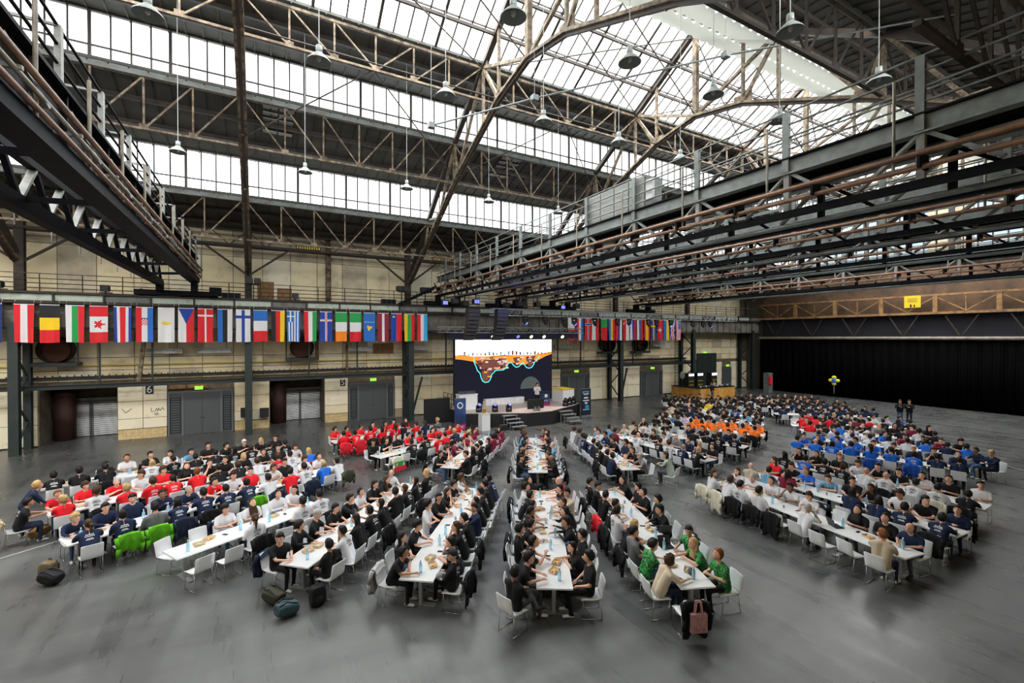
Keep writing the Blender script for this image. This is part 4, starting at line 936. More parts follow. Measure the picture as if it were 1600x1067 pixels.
for i in range(14):
    x_ = 14.5 + i * 1.75 + random.uniform(-.4, .4); moving_head(x_, 28 + random.choice((-.22, .22)), 7.71, False, i % 3 == 1, '%s black moving-head light hung under the long stage truss' % ORD[i])
for i, x_ in enumerate((13.2, 15.4, 17.6, 18.8, 20.0, 21.8)):
    t = empty('spot_can', (x_, 31, 6.5)); tag(t, '%s small spotlight with bright lens above the screen' % ORD[i], 'spotlight', 'screen spotlights')
    MB().cone((x_, 31.05, 6.5), (x_, 30.7, 6.25), .12, .15, 12).build('can', M_black, t, True); MB().cone((x_, 30.7, 6.25), (x_, 30.69, 6.243), .14, .14, 12).build('lens', M_lens_w if i != 2 else M_lens_b, t); block('clamp', x_ - .03, x_ + .03, 31.0, 31.24, 6.48, 6.56, M_black, t)
for x_, lb in ((12.1, 'hanging black line array nearer the flags'), (14.2, 'hanging black line array in front of the screen')):
    t = empty('line_array', (x_, 27, 6)); tag(t, lb, 'loudspeaker', 'line arrays')
    for i in range(8):
        a = R(2 + i * i * .28); z = 7.9 - i * .245; yy = 27 + .012 * i * i
        o = block('array_cabinet', x_ - .42 + i * .012, x_ + .42 - i * .012, yy - .25, yy + .25, z - .115, z + .115, M_spk, t); o.rotation_euler = (-a, 0, 0)
    for s in (-.3, .3): rod('rigging_chain', (x_ + s, 27, 8.0), (x_ + s, 27, 9.2), .015, M_black, t)
    block('bumper_frame', x_ - .4, x_ + .4, 26.8, 27.2, 8.02, 8.08, M_black, t)
# extra fixtures slung under the bridges above the stage
for i in range(10):
    t = empty('bridge_light', (0, 0, 0)); x_, y_ = (11.85, 13.45, 17.0, 18.6, 22.3)[i % 5], 29.5 + (i // 5) * 2.0
    tag(t, '%s dark floodlight hung under the bridge ends %s' % (ORD[i % 5], 'near the gallery' if i > 4 else 'above the stage'), 'floodlight', 'bridge floodlights')
    block('lamp_box', x_ - .22, x_ + .22, y_ - .2, y_ + .2, 8.55, 8.9, M_black, t); block('hook', x_ - .03, x_ + .03, y_ - .03, y_ + .03, 8.9, 9.3, M_black, t); block('front_glass', x_ - .18, x_ + .18, y_ - .22, y_ - .2, 8.6, 8.85, M_lens_b if i % 4 == 1 else M_spk, t)
ld = bpy.data.lights.new('stage_wash', 'SPOT'); ld.energy = 700; ld.spot_size = R(70); ld.color = (1, .93, .85); lo = bpy.data.objects.new('stage_wash', ld); COL.objects.link(lo); lo.location = (17.5, 27.7, 7.5); lo.rotation_euler = (R(-22), 0, 0)
ld = bpy.data.lights.new('blue_wash', 'POINT'); ld.energy = 18; ld.color = (.1, .12, 1); ld.shadow_soft_size = .3; lo = bpy.data.objects.new('blue_wash', ld); COL.objects.link(lo); lo.location = (14.6, 25.5, 8.5)

# ------------------------------------------------------------------ bar
t = empty('bar_counter', (41, 31, 0)); tag(t, 'orange wooden L-shaped bar counter near the curtain', 'bar')
def bar_run(a, b, n):
    a, b = Vector((*a, 0)), Vector((*b, 0)); s = (b - a) / n; d = (b - a).normalized(); nr = Vector((d.y, -d.x, 0))
    for i in range(n):
        p, q = a + s * i + d * .01, a + s * (i + 1) - d * .01
        m_ = M_woodo if i % 3 else mat('light_orange_board', (.70, .38, .09), .6, 0, (.5, .24, .05), 3, 5)
        o = bar('front_board', p + Vector((0, 0, .52)), q + Vector((0, 0, .52)), .04, 1.02, m_, t)
    bar('bar_top', a - nr * .25 + Vector((0, 0, 1.07)), b - nr * .25 + Vector((0, 0, 1.07)), .6, .06, M_crane, t)
bar_run((38.4, 34.1), (38.6, 30.6), 4); bar_run((38.6, 30.6), (43.8, 30.5), 6)
for i, (x_, z, m_) in enumerate(((39.9, 2.4, M_lens_w), (41.3, 2.4, M_lens_w), (43.6, 2.35, M_lens_w))):
    f = empty('drinks_fridge', (x_, 33, 0)); tag(f, '%s black drinks fridge with lit top behind the bar' % ORD[i], 'fridge', 'drinks fridges')
    block('fridge_body', x_ - .45, x_ + .45, 32.8, 33.5, 0, z, M_black, f); block('light_panel', x_ - .4, x_ + .4, 32.77, 32.8, z - .3, z - .05, em('fridge_glow', (1, 1, 1), 2), f)
    for j in range(3): block('shelf', x_ - .38, x_ + .38, 32.77, 32.8, .7 + j * .4, .82 + j * .4, mat('bottle_row', (.25, .22, .03), .3), f)
for i in range(12):
    x_ = 38.9 + i * .42; tag(MB().lathe([(.001, 0), (.09, .01), (.1, .16), (.11, .18)], 10, 0, (x_, 30.85, 1.1)).build('bowl', (M_white, M_alu, mat('red_plastic', (.5, .02, .03), .4))[i % 3 if i == 4 else i % 2], None, True), '%s serving bowl along the orange bar top' % ORD[i], 'bowl', 'bowls on the bar')
tag(MB().ball((39.0, 33.2, 2.2), (.4, .06, .4), 20, 10).build('round_board', M_steel, None, True), 'round grey board standing behind the bar', 'board')
t = empty('supply_cabinet', (50.3, 31, 0)); tag(t, 'grey cabinet with red coat in the dark corner by curtain', 'cabinet'); block('cabinet_body', 49.9, 50.7, 30.6, 31.2, 0, 2.2, M_steel, t); block('red_coat', 49.85, 50.3, 30.4, 30.58, .9, 1.8, FM['r'], t)
t = empty('balloon', (44.8, 21.5, 2.2)); tag(t, 'blue and yellow star balloon floating above the far tables', 'balloon')
b = MB(); 
for a in range(4):
    q = a * math.pi / 2; b.ball((44.8 + 0 * a, 21.5 + .28 * math.cos(q), 2.35 + .28 * math.sin(q)), (.12, .2, .16), 10, 6)
b.build('star_lobes', mat('balloon_yellow', (.7, .65, .02), .3), t, True); MB().ball((44.8, 21.5, 2.35), (.16, .2, .3), 10, 8).build('core', mat('balloon_blue', (.03, .12, .5), .3), t, True); rod('string', (44.8, 21.5, 1.2), (44.8, 21.5, 2.2), .01, M_text, t)

# ------------------------------------------------------------------ people: pose meshes
SK = 'skin shirt forearm trousers shoe eye lip'.split()
def remesh(mb, voxel, target):
    me = mb.mesh('raw', M_white); o = bpy.data.objects.new('raw', me); COL.objects.link(o)
    r = o.modifiers.new('r', 'REMESH'); r.mode = 'VOXEL'; r.voxel_size = voxel
    s_ = o.modifiers.new('s', 'SMOOTH'); s_.factor = .5; s_.iterations = 3
    dg = bpy.context.evaluated_depsgraph_get(); n = len(o.evaluated_get(dg).data.polygons) * 2
    d = o.modifiers.new('d', 'DECIMATE'); d.ratio = min(1, target / n)
    out = bpy.data.meshes.new_from_object(o.evaluated_get(bpy.context.evaluated_depsgraph_get()))
    bpy.data.objects.remove(o); bpy.data.meshes.remove(me)
    return out

def seg_d(p, a, b):
    d = b - a; t = max(0, min(1, (p - a).dot(d) / max(d.length_squared, 1e-9))); return (p - a - d * t).length, t

def make_pose(name, lean=.12, twist=0., head=(0, 0), arms=None, legs=None, stand=False, voxel=.02, target=1700, fingers=True, hip=None):
    """builds one continuous seated or standing body facing +Y with feet on z=0; returns (mesh, head matrix, back print mesh)"""
    Vv = Vector; hip = Vv(hip) if hip else Vv((0, 0, .54 if not stand else .93))
    rt = Matrix.Rotation(-lean, 3, 'X'); tw = Matrix.Rotation(twist, 3, 'Z')
    T = lambda x, y, z: hip + rt @ (tw @ Vv((x, y, z)))
    mb = MB(); segs = []
    def cap(a, b, r1, r2, tg):
        mb.cone(a, b, r1, r2, 10); mb.ball(a, r1, 10, 7); mb.ball(b, r2, 10, 7); segs.append((a, b, max(r1, r2), tg))
    # torso
    for s in (-1, 1):
        cap(hip + Vv((s * .07, 0, -.02)), T(s * .075, .0, .18), .125, .120, 1); cap(T(s * .078, 0, .18), T(s * .105, .0, .40), .120, .108, 1)
        cap(T(s * .06, -.01, .46), T(s * .19, -.01, .42), .075, .072, 1)
    cap(T(0, .02, .2), T(0, .03, .38), .1, .1, 1)
    cap(T(0, -.005, .44), T(0, .02, .56), .058, .052, 0)
    neck = T(0, .02, .54)
    hm = (rt @ tw).to_4x4() if False else Matrix.Rotation(twist + head[0], 4, 'Z') @ Matrix.Rotation(-head[1], 4, 'X')
    hc = neck + Vv((0, .015, .125)) + hm.to_3x3() @ Vv((0, .02, 0))
    H3 = hm.to_3x3()
    mb.ball(hc + H3 @ Vv((0, -.01, .015)), (.086, .106, .116), 14, 10, 0, H3); mb.ball(hc + H3 @ Vv((0, .03, -.06)), (.06, .066, .066), 12, 8, 0, H3)
    mb.cone(hc + H3 @ Vv((0, .09, .015)), hc + H3 @ Vv((0, .118, -.024)), .010, .017, 6)
    for s in (-1, 1): mb.ball(hc + H3 @ Vv((s * .087, -.005, -.01)), (.014, .024, .034), 8, 6, 0, H3)
    segs.append((hc + Vv((0, 0, -.08)), hc + Vv((0, 0, .08)), .11, 0))
    # arms
    arms = arms or [((.27, .22, .80), (.12, .47, .79)), ((-.27, .22, .80), (-.12, .47, .79))]
    hands = []
    for s, (el, wr) in zip((1, -1), arms):
        sh = T(s * .205, -.005, .415); el, wr = Vv(el), Vv(wr)
        mid = sh.lerp(el, .62)
        cap(sh, mid, .068, .062, 1); cap(mid, el, .046, .042, 2); cap(el, wr, .042, .028, 2)
        d = (wr - el).normalized(); pm = wr + d * .05
        cap(wr, pm, .028, .034, 0); hands.append((s, wr, pm, d))
    # legs
    legs = legs or [((.11, .44, .50), (.12, .42, .085)), ((-.11, .44, .50), (-.13, .38, .085))]
    for s, (kn, an) in zip((1, -1), legs):
        kn, an = Vv(kn), Vv(an); h0 = hip + Vv((s * .085, .02, -.02))
        cap(h0, kn, .088, .062, 3); cap(kn, an, .06, .042, 3)
        fd = Vv(((an.x - h0.x) * .3, .17, 0)); foot = an + fd * .9; foot.z = an.z - .045
        cap(an + Vv((0, -.04, -.035)), foot, .042, .036, 4)
    me = remesh(mb, voxel, target)
    for k in SK: me.materials.append(M_white) if len(me.materials) < 7 else None
    while len(me.materials) < 7: me.materials.append(M_white)
    idx = []
    for p in me.polygons:
        c = p.center; best, tg = 9, 1
        for a, b, r, g in segs:
            dd, _ = seg_d(c, a, b); dd -= r
            if dd < best: best, tg = dd, g
        idx.append(tg)
    me.polygons.foreach_set('material_index', idx)
    # back print from a ray cast on the torso
    bv = BVHTree.FromPolygons([v.co for v in me.vertices], [tuple(p.vertices) for p in me.polygons])
    pr = MB(); dr = rt @ (tw @ Vv((0, 1, 0)))
    def hitp(x, z):
        o_ = T(x, -.5, z); h, nn, _, _ = bv.ray_cast(o_, dr); return h + nn * .005 if h is not None and (h - o_).length < .6 else None
    for z, w_, k in ((.385, .17, 5), (.345, .20, 6), (.29, .12, 4), (.265, .16, 5)):
        for i in range(k):
            x0 = -w_ / 2 + w_ * i / k; x1 = x0 + w_ / k * .78; hh = .024 if z > .3 else .018
            q = [hitp(x0, z), hitp(x1, z), hitp(x1, z + hh), hitp(x0, z + hh)]
            if all(q): pr.add(q, [(0, 1, 2, 3)])
    prm = pr.mesh('print', M_text) if pr.v else None
    # eyes, lips, fingers joined to the body mesh
    ex = MB()
    for s in (-1, 1): ex.ball(hc + H3 @ Vv((s * .033, .091, .02)), (.012, .008, .007), 6, 4, 5, H3); ex.beam(hc + H3 @ Vv((s * .05, .088, .045)), hc + H3 @ Vv((s * .018, .097, .045)), .006, .006, 5)
    ex.ball(hc + H3 @ Vv((0, .098, -.062)), (.022, .007, .007), 8, 4, 6, H3)
    if fingers:
        for s, wr, pm, d in hands:
            sd = d.cross(Vv((0, 0, 1))); sd = sd.normalized() if sd.length > .2 else Vv((1, 0, 0)); dn = sd.cross(d).normalized()
            if dn.z > 0: dn = -dn
            for i, ln in enumerate((.062, .072, .068, .052)):
                a = pm + sd * ((i - 1.5) * .019) + d * .015; b_ = a + d * ln * .55 + dn * .008; c_ = b_ + d * ln * .35 + dn * .026
                ex.cone(a, b_, .0095, .0085, 5, 0); ex.cone(b_, c_, .0085, .006, 5, 0)
            a = wr + sd * (-s * .024) + d * .02; b_ = a + sd * (-s * .025) + d * .03; c_ = b_ + d * .03
            ex.cone(a, b_, .011, .010, 5, 0); ex.cone(b_, c_, .010, .007, 5, 0)
    bm = bmesh.new(); bm.from_mesh(me); tmp = ex.mesh('tmp', [M_white] * 7)
    bm.from_mesh(tmp); bm.to_mesh(me); bm.free(); bpy.data.meshes.remove(tmp)
    me.polygons.foreach_set('use_smooth', [True] * len(me.polygons)); me.name = name
    mh = hm.copy(); mh.translation = hc
    return me, mh, prm

on = lambda x, y: (x, y, .79)
POSE_SPECS = [
    dict(lean=.30),                                                                                   # 0 forearms on the table
    dict(lean=.38, head=(0, -.3), arms=[((.25, .36, .79), (.04, .50, .92)), ((-.27, .28, .80), (-.05, .52, .79))]),   # 1 eating
    dict(lean=.34, head=(.15, -.1), arms=[((.20, .44, .80), (.08, .36, 1.02)), ((-.26, .28, .80), (.02, .48, .79))]),  # 2 hand at the chin
    dict(lean=-.10, head=(-.3, 0), arms=[((.28, .02, .74), (.12, .24, .64)), ((-.28, .02, .74), (-.12, .24, .64))]),   # 3 leaning back
    dict(lean=.12, twist=.35, head=(.6, 0), arms=[((.22, .22, .80), (.02, .44, .79)), ((-.24, .22, .78), (-.16, .44, .79))]),  # 4 turned
    dict(lean=.14, twist=-.35, head=(-.6, 0), arms=[((.24, .22, .78), (.16, .44, .79)), ((-.22, .22, .80), (-.02, .44, .79))]),  # 5 turned other way
    dict(lean=.20, head=(0, -.5), arms=[((.25, .16, .74), (.06, .38, .82)), ((-.25, .16, .74), (-.06, .38, .82))]),     # 6 holding a phone
    dict(lean=.45, head=(.3, -.2), arms=[((.26, .34, .79), (.16, .60, .79)), ((-.28, .30, .79), (.06, .44, .79))]),     # 7 leaning far in
    dict(lean=-.05, head=(.4, -.1), arms=[((.27, .10, .76), (.0, .26, .76)), ((-.27, .10, .76), (.0, .26, .80))], legs=[((.10, .45, .52), (.12, .50, .10)), ((-.02, .46, .62), (.26, .42, .42))]),  # 8 legs crossed
]
POSES = [make_pose('seated_body', **s) for s in POSE_SPECS]
LODP = [make_pose('seated_body_small', voxel=.03, target=520, fingers=False, **POSE_SPECS[i]) for i in (0, 1, 2, 4, 5, 6)]
STAND = [make_pose('standing_body', lean=.05, stand=True, arms=[((.27, -.02, 1.12), (.22, .16, .95)), ((-.27, -.02, 1.12), (-.22, .16, .95))], legs=[((.10, .03, .50), (.11, -.02, .085)), ((-.10, .03, .50), (-.12, 0, .085))]),
         make_pose('bending_body', lean=.55, stand=True, head=(0, -.3), arms=[((.22, .40, 1.02), (.12, .58, .86)), ((-.30, .26, 1.05), (-.36, .40, .86))], legs=[((.10, .04, .50), (.11, -.04, .085)), ((-.10, .04, .50), (-.12, -.04, .085))]),
         make_pose('presenting_body', lean=0., stand=True, head=(.3, 0), arms=[((.26, .06, 1.13), (.10, .26, 1.28)), ((-.26, .06, 1.13), (-.06, .26, 1.22))], legs=[((.10, .03, .50), (.13, 0, .085)), ((-.10, .03, .50), (-.13, 0, .085))])]

# ------------------------------------------------------------------ hair styles, in head space
def hair_shell(front, back, grow, nz=0., nu=18, nv=12, seed=0):
    mb = MB(); mb.ball((0, -.012, .018), (.078 * grow, .096 * grow, .105 * grow), nu, nv)
    vs = [Vector(v) for v in mb.v]; keep = []
    def ok(c):
        y = (c.y + .012) / (.096 * grow); z = (c.z - .018) / (.105 * grow)
        t = max(0, min(1, (y + .35) / 1.0)); return z > back + (front - back) * t * t * (3 - 2 * t)
    for f in mb.f:
        c = sum((vs[i] for i in f), Vector()) / len(f)
        if ok(c): keep.append(f)
    cnt_ = {}
    for f in keep:
        for a, b in zip(f, f[1:] + f[:1]): cnt_[frozenset((a, b))] = cnt_.get(frozenset((a, b)), 0) + 1
    rim = {i for e, n in cnt_.items() if n == 1 for i in e}
    ctr = Vector((0, -.012, .018))
    for i, v in enumerate(vs):
        d = v - ctr; y = d.y / (.096 * grow); z = d.z / (.105 * grow)
        t = max(0, min(1, (y + .35) / 1.0)); q = max(0, min(1, (z - back - (front - back) * t * t * (3 - 2 * t)) / .5)); q = q ** .6
        if i in rim: vs[i] = ctr + d * (.98 / grow)
        else: vs[i] = ctr + d * ((1.03 + (grow - 1.03) * q) / grow) * (1 + nz * q * noise.noise(v * 38 + Vector((seed, 0, 0))))
    out = MB(); mp = {}
    for f in keep:
        for i in f:
            if i not in mp: mp[i] = len(out.v); out.v.append(tuple(vs[i]))
        out.f.append(tuple(mp[i] for i in f)); out.m.append(0)
    return out
def fall(mb, z1, w0, w1, th=.05, y0=-.055):
    n = 12; rows = 7; vs = []
    for j in range(rows + 1):
        t = j / rows; z = .05 + (z1 - .05) * t; w_ = w0 + (w1 - w0) * t
        for i in range(n):
            a = 2 * math.pi * i / n; q = 1 + .10 * noise.noise(Vector((i * .9, j * .7, w0 * 30)))
            vs.append((w_ * math.cos(a) * q, y0 - .02 * t + th * (1 - .35 * t) * math.sin(a) * q, z))
    fs = [(j * n + i, (j + 1) * n + i, (j + 1) * n + (i + 1) % n, j * n + (i + 1) % n) for j in range(rows) for i in range(n)] + [tuple(range(n)), tuple(range((rows + 1) * n - 1, rows * n - 1, -1))]
    mb.add(vs, fs); return mb
def cap_hat():
    mb = hair_shell(.15, -.1, 1.2); mb.add([(-.07, .07, .05), (.07, .07, .05), (.06, .18, .035), (-.06, .18, .035), (-.07, .07, .058), (.07, .07, .058), (.06, .18, .043), (-.06, .18, .043)], [(0, 1, 2, 3), (7, 6, 5, 4), (0, 4, 5, 1), (1, 5, 6, 2), (2, 6, 7, 3), (3, 7, 4, 0)]); return mb
HAIR = {
    'short': hair_shell(.30, -.75, 1.17, .2, 22, 16), 'crop': hair_shell(.46, -.5, 1.08, .03), 'curly': hair_shell(.30, -.5, 1.42, .16, 20, 14), 'mop': hair_shell(.22, -.8, 1.27, .22, 22, 16),
    'long': fall(hair_shell(.38, -.6, 1.15, .06), -.30, .088, .115), 'bob': fall(hair_shell(.32, -.6, 1.16, .06), -.13, .092, .10), 'cap': cap_hat(), 'hood': fall(hair_shell(.25, -.9, 1.34), -.16, .12, .14, .07),
    'tail': hair_shell(.45, -.5, 1.09, .04).cone((0, -.09, .06), (0, -.15, .0), .03, .038, 8).cone((0, -.15, 0), (0, -.13, -.22), .038, .012, 8), 'none': hair_shell(.05, -.32, 1.03)}
for v_ in HAIR.values(): v_.v = [(x_ * 1.12, y_ * 1.12, z_ * 1.12) for x_, y_, z_ in v_.v]
HAIRM = {k: v.mesh('hair', M_white, True) for k, v in HAIR.items() if k != 'none'}
def cm(name, c, r=.75, **k): return mat(name, c, r, spec=.18, **k)
HC = {'d': cm('hair_black', (.010, .008, .007), .55), 's': cm('hair_brown', (.04, .021, .011), .55), 'f': cm('hair_blond', (.36, .24, .10), .55), 'g': cm('hair_grey', (.30, .29, .27), .6), 'r': cm('hair_ginger', (.17, .06, .018), .55), 'x': cm('hat_white', (.7, .7, .72)), 'k': cm('hat_black', (.02, .02, .025)), 'n': cm('hood_navy', (.03, .04, .07))}
# code letter -> (style, colour, words)
HS = {'d': ('short', 'd', 'dark-haired'), 's': ('mop', 's', 'brown-haired'), 'l': ('long', 'd', 'long-dark-haired'), 'L': ('long', 's', 'long-brown-haired'), 'b': ('long', 'f', 'long-blond-haired'), 'c': ('curly', 'd', 'curly-haired'), 'g': ('crop', 'g', 'grey-haired'),
      'x': ('none', 'd', 'bald'), 'h': ('cap', 'g', 'cap-wearing'), 'u': ('hood', 'n', 'hooded'), 'G': ('short', 'r', 'ginger-haired'), 'f': ('mop', 'f', 'fair-haired'), 'P': ('tail', 's', 'ponytailed'), 'B': ('cap', 'k', 'black-hatted'), 'W': ('cap', 'x', 'white-capped')}
def pat_mat():
    return mat('green_pattern_cloth', (.01, .30, .04), .7, 0, (.008, .012, .010), 22, 4, .46, .54)
SC = {'k': ((.009, .009, .010), 'black t-shirt'), 'K': ((.010, .010, .011), 'black pullover'), 'w': ((.66, .66, .69), 'white t-shirt'), 'r': ((.58, .012, .02), 'red t-shirt'), 'R': ((.16, .012, .035), 'maroon shirt'), 'b': ((.015, .11, .48), 'blue shirt'), 'n': ((.010, .017, .045), 'navy shirt'),
      'g': ((.13, .13, .14), 'grey t-shirt'), 't': ((.46, .38, .28), 'beige top'), 'o': ((.85, .17, .015), 'orange shirt'), 'c': ((.10, .24, .36), 'light-blue shirt'), 'p': (None, 'green-patterned jersey'), 'y': ((.75, .55, .03), 'yellow t-shirt'), 'v': ((.50, .46, .62), 'lavender shirt'), 's': ((.28, .33, .27), 'sage top')}
SM = {k: (cm('cloth_' + v[1].replace(' ', '_'), v[0], .85) if v[0] else pat_mat()) for k, v in SC.items()}
SKIN = [cm('skin_light', (.50, .28, .19), .55), cm('skin_fair', (.55, .32, .23), .55), cm('skin_tan', (.36, .19, .115), .55), cm('skin_brown', (.20, .10, .06), .55)]
TROU = [cm('trousers_black', (.008, .008, .010), .85), cm('trousers_jeans', (.06, .11, .20), .85), cm('trousers_grey', (.06, .06, .065), .85), cm('trousers_navy', (.018, .022, .045), .85)]
SHOE = [cm('shoe_white', (.62, .62, .60), .6), cm('shoe_black', (.02, .02, .02), .6)]
M_eye = cm('eye_dark', (.02, .015, .012), .3); M_lip = cm('lip', (.42, .15, .13), .5)
PRINT_W = M_text; PRINT_B = cm('print_black', (.05, .05, .06))

CROWD = dict(v=[], f=[], m=[], mats=[])
def crowd_add(me, mtx, mats):
    base = len(CROWD['v']); CROWD['v'] += [tuple(mtx @ v.co) for v in me.vertices]
    ids = []
    for m_ in mats:
        if m_ not in CROWD['mats']: CROWD['mats'].append(m_)
        ids.append(CROWD['mats'].index(m_))
    for p in me.polygons: CROWD['f'].append(tuple(base + i for i in p.vertices)); CROWD['m'].append(ids[min(p.material_index, len(ids) - 1)])

NP = [0]
def person(loc, rz, code, pose, label, group='people seated at the long tables', bodies=None, longsleeve=None, prt=None, individual=True, scl=None, trousers=None):
    rr = random.Random(NP[0] * 13 + 5); NP[0] += 1
    bodies = bodies or POSES
    me, mh, prm = bodies[pose % len(bodies)]
    sh = SM[code[0]]; st, hcx, _ = HS[code[1]]
    skin = rr.choices(SKIN, (5, 4, 2, .6))[0]
    ls = longsleeve if longsleeve is not None else (code[0] in 'KnRtvs' and rr.random() < .75 or rr.random() < .12)
    tm = trousers or rr.choices(TROU, (5, 2.2, 1.5, 1.5))[0]
    mats = [skin, sh, sh if ls else skin, tm, rr.choice(SHOE), M_eye, M_lip]
    sc = scl or rr.uniform(.99, 1.08)
    mtx = Matrix.Translation(loc) @ Matrix.Rotation(rz, 4, 'Z') @ Matrix.Diagonal((sc, sc, sc, 1))
    if not individual:
        crowd_add(me, mtx, mats)
        if st != 'none': crowd_add(HAIRM[st], mtx @ mh, [HC[hcx]])
        return None
    o = bpy.data.objects.new('person', me); COL.objects.link(o); o.matrix_basis = mtx
    for i, m_ in enumerate(mats):
        o.material_slots[i].link = 'OBJECT'; o.material_slots[i].material = m_
    tag(o, label, 'person', group)
    if st != 'none':
        h = bpy.data.objects.new('hat' if st == 'cap' else 'hair', HAIRM[st]); COL.objects.link(h); h.parent = o; h.matrix_basis = mh
        h.material_slots[0].link = 'OBJECT'; h.material_slots[0].material = HC[hcx]
    if (prt if prt is not None else (code[0] in 'krwbnRo' and rr.random() < .6)) and prm:
        h = bpy.data.objects.new('shirt_print', prm); COL.objects.link(h); h.parent = o
        if code[0] == 'w': h.material_slots[0].link = 'OBJECT'; h.material_slots[0].material = PRINT_B
    return o

# ------------------------------------------------------------------ chairs, tables and tableware prototypes
def chair_meshes():
    seat = MB(); n = 6
    vs = []
    for j in range(n + 1):
        y = -.21 + .43 * j / n; z = .445 + .03 * ((j / n) - .5) ** 2 * 4 * (1 if j / n < .5 else .2) - (.02 if j == n else 0)
        for x in (-.225, -.12, .12, .225): vs.append((x, y, z + (.008 if abs(x) > .2 else 0)))
    k = len(vs); vs += [(x, y, z - .02) for x, y, z in vs]
    fs = []
    for j in range(n):
        for i in range(3):
            a = j * 4 + i; fs.append((a, a + 1, a + 5, a + 4)); fs.append((k + a + 4, k + a + 5, k + a + 1, k + a))
        fs += [(j * 4, j * 4 + 4, k + j * 4 + 4, k + j * 4), (j * 4 + 7, j * 4 + 3, k + j * 4 + 3, k + j * 4 + 7)]
    fs += [(1, 0, k, k + 1), (2, 1, k + 1, k + 2), (3, 2, k + 2, k + 3)] + [(n * 4 + i, n * 4 + i + 1, k + n * 4 + i + 1, k + n * 4 + i) for i in range(3)]
    seat.add(vs, fs)
    back = MB(); vs = []; rows = [(.455, -.195), (.50, -.225), (.62, -.25), (.74, -.27), (.83, -.29), (.845, -.293)]
    for z, y in rows:
        w_ = .225 if z < .84 else .20
        for x in (-w_, -w_ * .5, w_ * .5, w_): vs.append((x, y - (.012 if abs(x) < .15 else 0), z))
    k = len(vs); vs += [(x, y - .018, z) for x, y, z in vs]; fs = []; n = len(rows) - 1
    for j in range(n):
        for i in range(3):
            a = j * 4 + i; fs.append((a, a + 1, a + 5, a + 4)); fs.append((k + a + 4, k + a + 5, k + a + 1, k + a))
        fs += [(j * 4, j * 4 + 4, k + j * 4 + 4, k + j * 4), (j * 4 + 7, j * 4 + 3, k + j * 4 + 3, k + j * 4 + 7)]
    fs += [(n * 4 + i, n * 4 + i + 1, k + n * 4 + i + 1, k + n * 4 + i) for i in range(3)] + [(i + 1, i, k + i, k + i + 1) for i in range(3)]
    back.add(vs, fs)
    sled = MB().tube([Vector(p) for p in ((0, .17, .43), (0, .215, .014), (0, -.245, .014), (0, -.19, .43))], .008, 5).tube([Vector(p) for p in ((0, .17, .43), (0, -.19, .43))], .008, 5)
    return seat.mesh('seat', M_chair, True), back.mesh('backrest', M_chair, True), sled.mesh('sled_frame', M_chrome, True)
C_SEAT, C_BACK, C_SLED = chair_meshes()
def part(name, me, parent, mtx=None):
    o = bpy.data.objects.new(name, me); COL.objects.link(o); o.parent = parent
    if mtx is not None: o.matrix_basis = mtx
    return o
def chair(loc, rz, label, individual=True, group='white chairs at the long tables'):
    if not individual:
        mt = Matrix.Translation(loc) @ Matrix.Rotation(rz, 4, 'Z')
        for me in (C_SEAT, C_BACK): chair_far_add(me, mt, M_chair)
        for s in (-.21, .21): chair_far_add(C_SLED, mt @ Matrix.Translation((s, 0, 0)), M_chrome)
        return None
    t = empty('white_chair', loc, rz); tag(t, label, 'chair', group)
    part('seat', C_SEAT, t); part('backrest', C_BACK, t)
    for s in (-.21, .21): part('sled_frame', C_SLED, t, Matrix.Translation((s, 0, 0)))
    return t
CFAR = MB()
def chair_far_add(me, mt, m_):
    CFAR.add([mt @ v.co for v in me.vertices], [tuple(p.vertices) for p in me.polygons], 0 if m_ is M_chair else 1)
T_TOP = {}
def table(loc, rz, L, label):
    t = empty('long_table', loc, rz); tag(t, label, 'table', 'white tables set in radiating rows')
    if L not in T_TOP:
        b = MB().box(-L / 2 + .004, L / 2 - .004, -.4, .4, .705, .74); T_TOP[L] = b.mesh('table_top', M_white)
        T_TOP['leg'] = MB().box(-.05, .05, -.04, .04, .03, .705).box(-.09, .09, -.3, .3, .69, .705).mesh('leg', mat('table_leg_grey', (.42, .42, .41), .35, .6))
        T_TOP['foot'] = MB().box(-.06, .06, -.34, .34, 0, .03).mesh('foot', M_alu)
    part('table_top', T_TOP[L], t)
    for s in (-1, 1):
        lg = part('leg', T_TOP['leg'], t, Matrix.Translation((s * (L / 2 - .35), 0, 0))); part('foot', T_TOP['foot'], lg)
    return t
M_bot = mat('blue_tinted_bottle', (.35, .62, .78), .08, trans=.55); M_cardb = mat('cardboard', (.45, .33, .20), .8); M_food = mat('orange_food', (.55, .20, .04), .6, 0, (.75, .50, .15), 40, 3); M_food2 = mat('pale_food', (.55, .50, .36), .6, 0, (.30, .28, .14), 40, 3)
BOT = MB().lathe([(.001, 0), (.038, .002), (.040, .02), (.040, .17), (.034, .20), (.016, .235), (.014, .275), (.001, .276)], 10).mesh('bottle', M_bot, True); BCAP = MB().lathe([(.016, .27), (.016, .295), (.001, .296)], 8).mesh('cap', mat('bottle_cap', (.75, .8, .85), .4))
TRAY = MB().add([(-.11, -.08, 0), (.11, -.08, 0), (.11, .08, 0), (-.11, .08, 0), (-.13, -.10, .055), (.13, -.10, .055), (.13, .10, .055), (-.13, .10, .055), (-.1, -.07, .008), (.1, -.07, .008), (.1, .07, .008), (-.1, .07, .008)], [(3, 2, 1, 0), (0, 1, 5, 4), (1, 2, 6, 5), (2, 3, 7, 6), (3, 0, 4, 7), (4, 5, 9, 8), (5, 6, 10, 9), (6, 7, 11, 10), (7, 4, 8, 11), (8, 9, 10, 11)]).mesh('tray', M_cardb)
fb = MB()
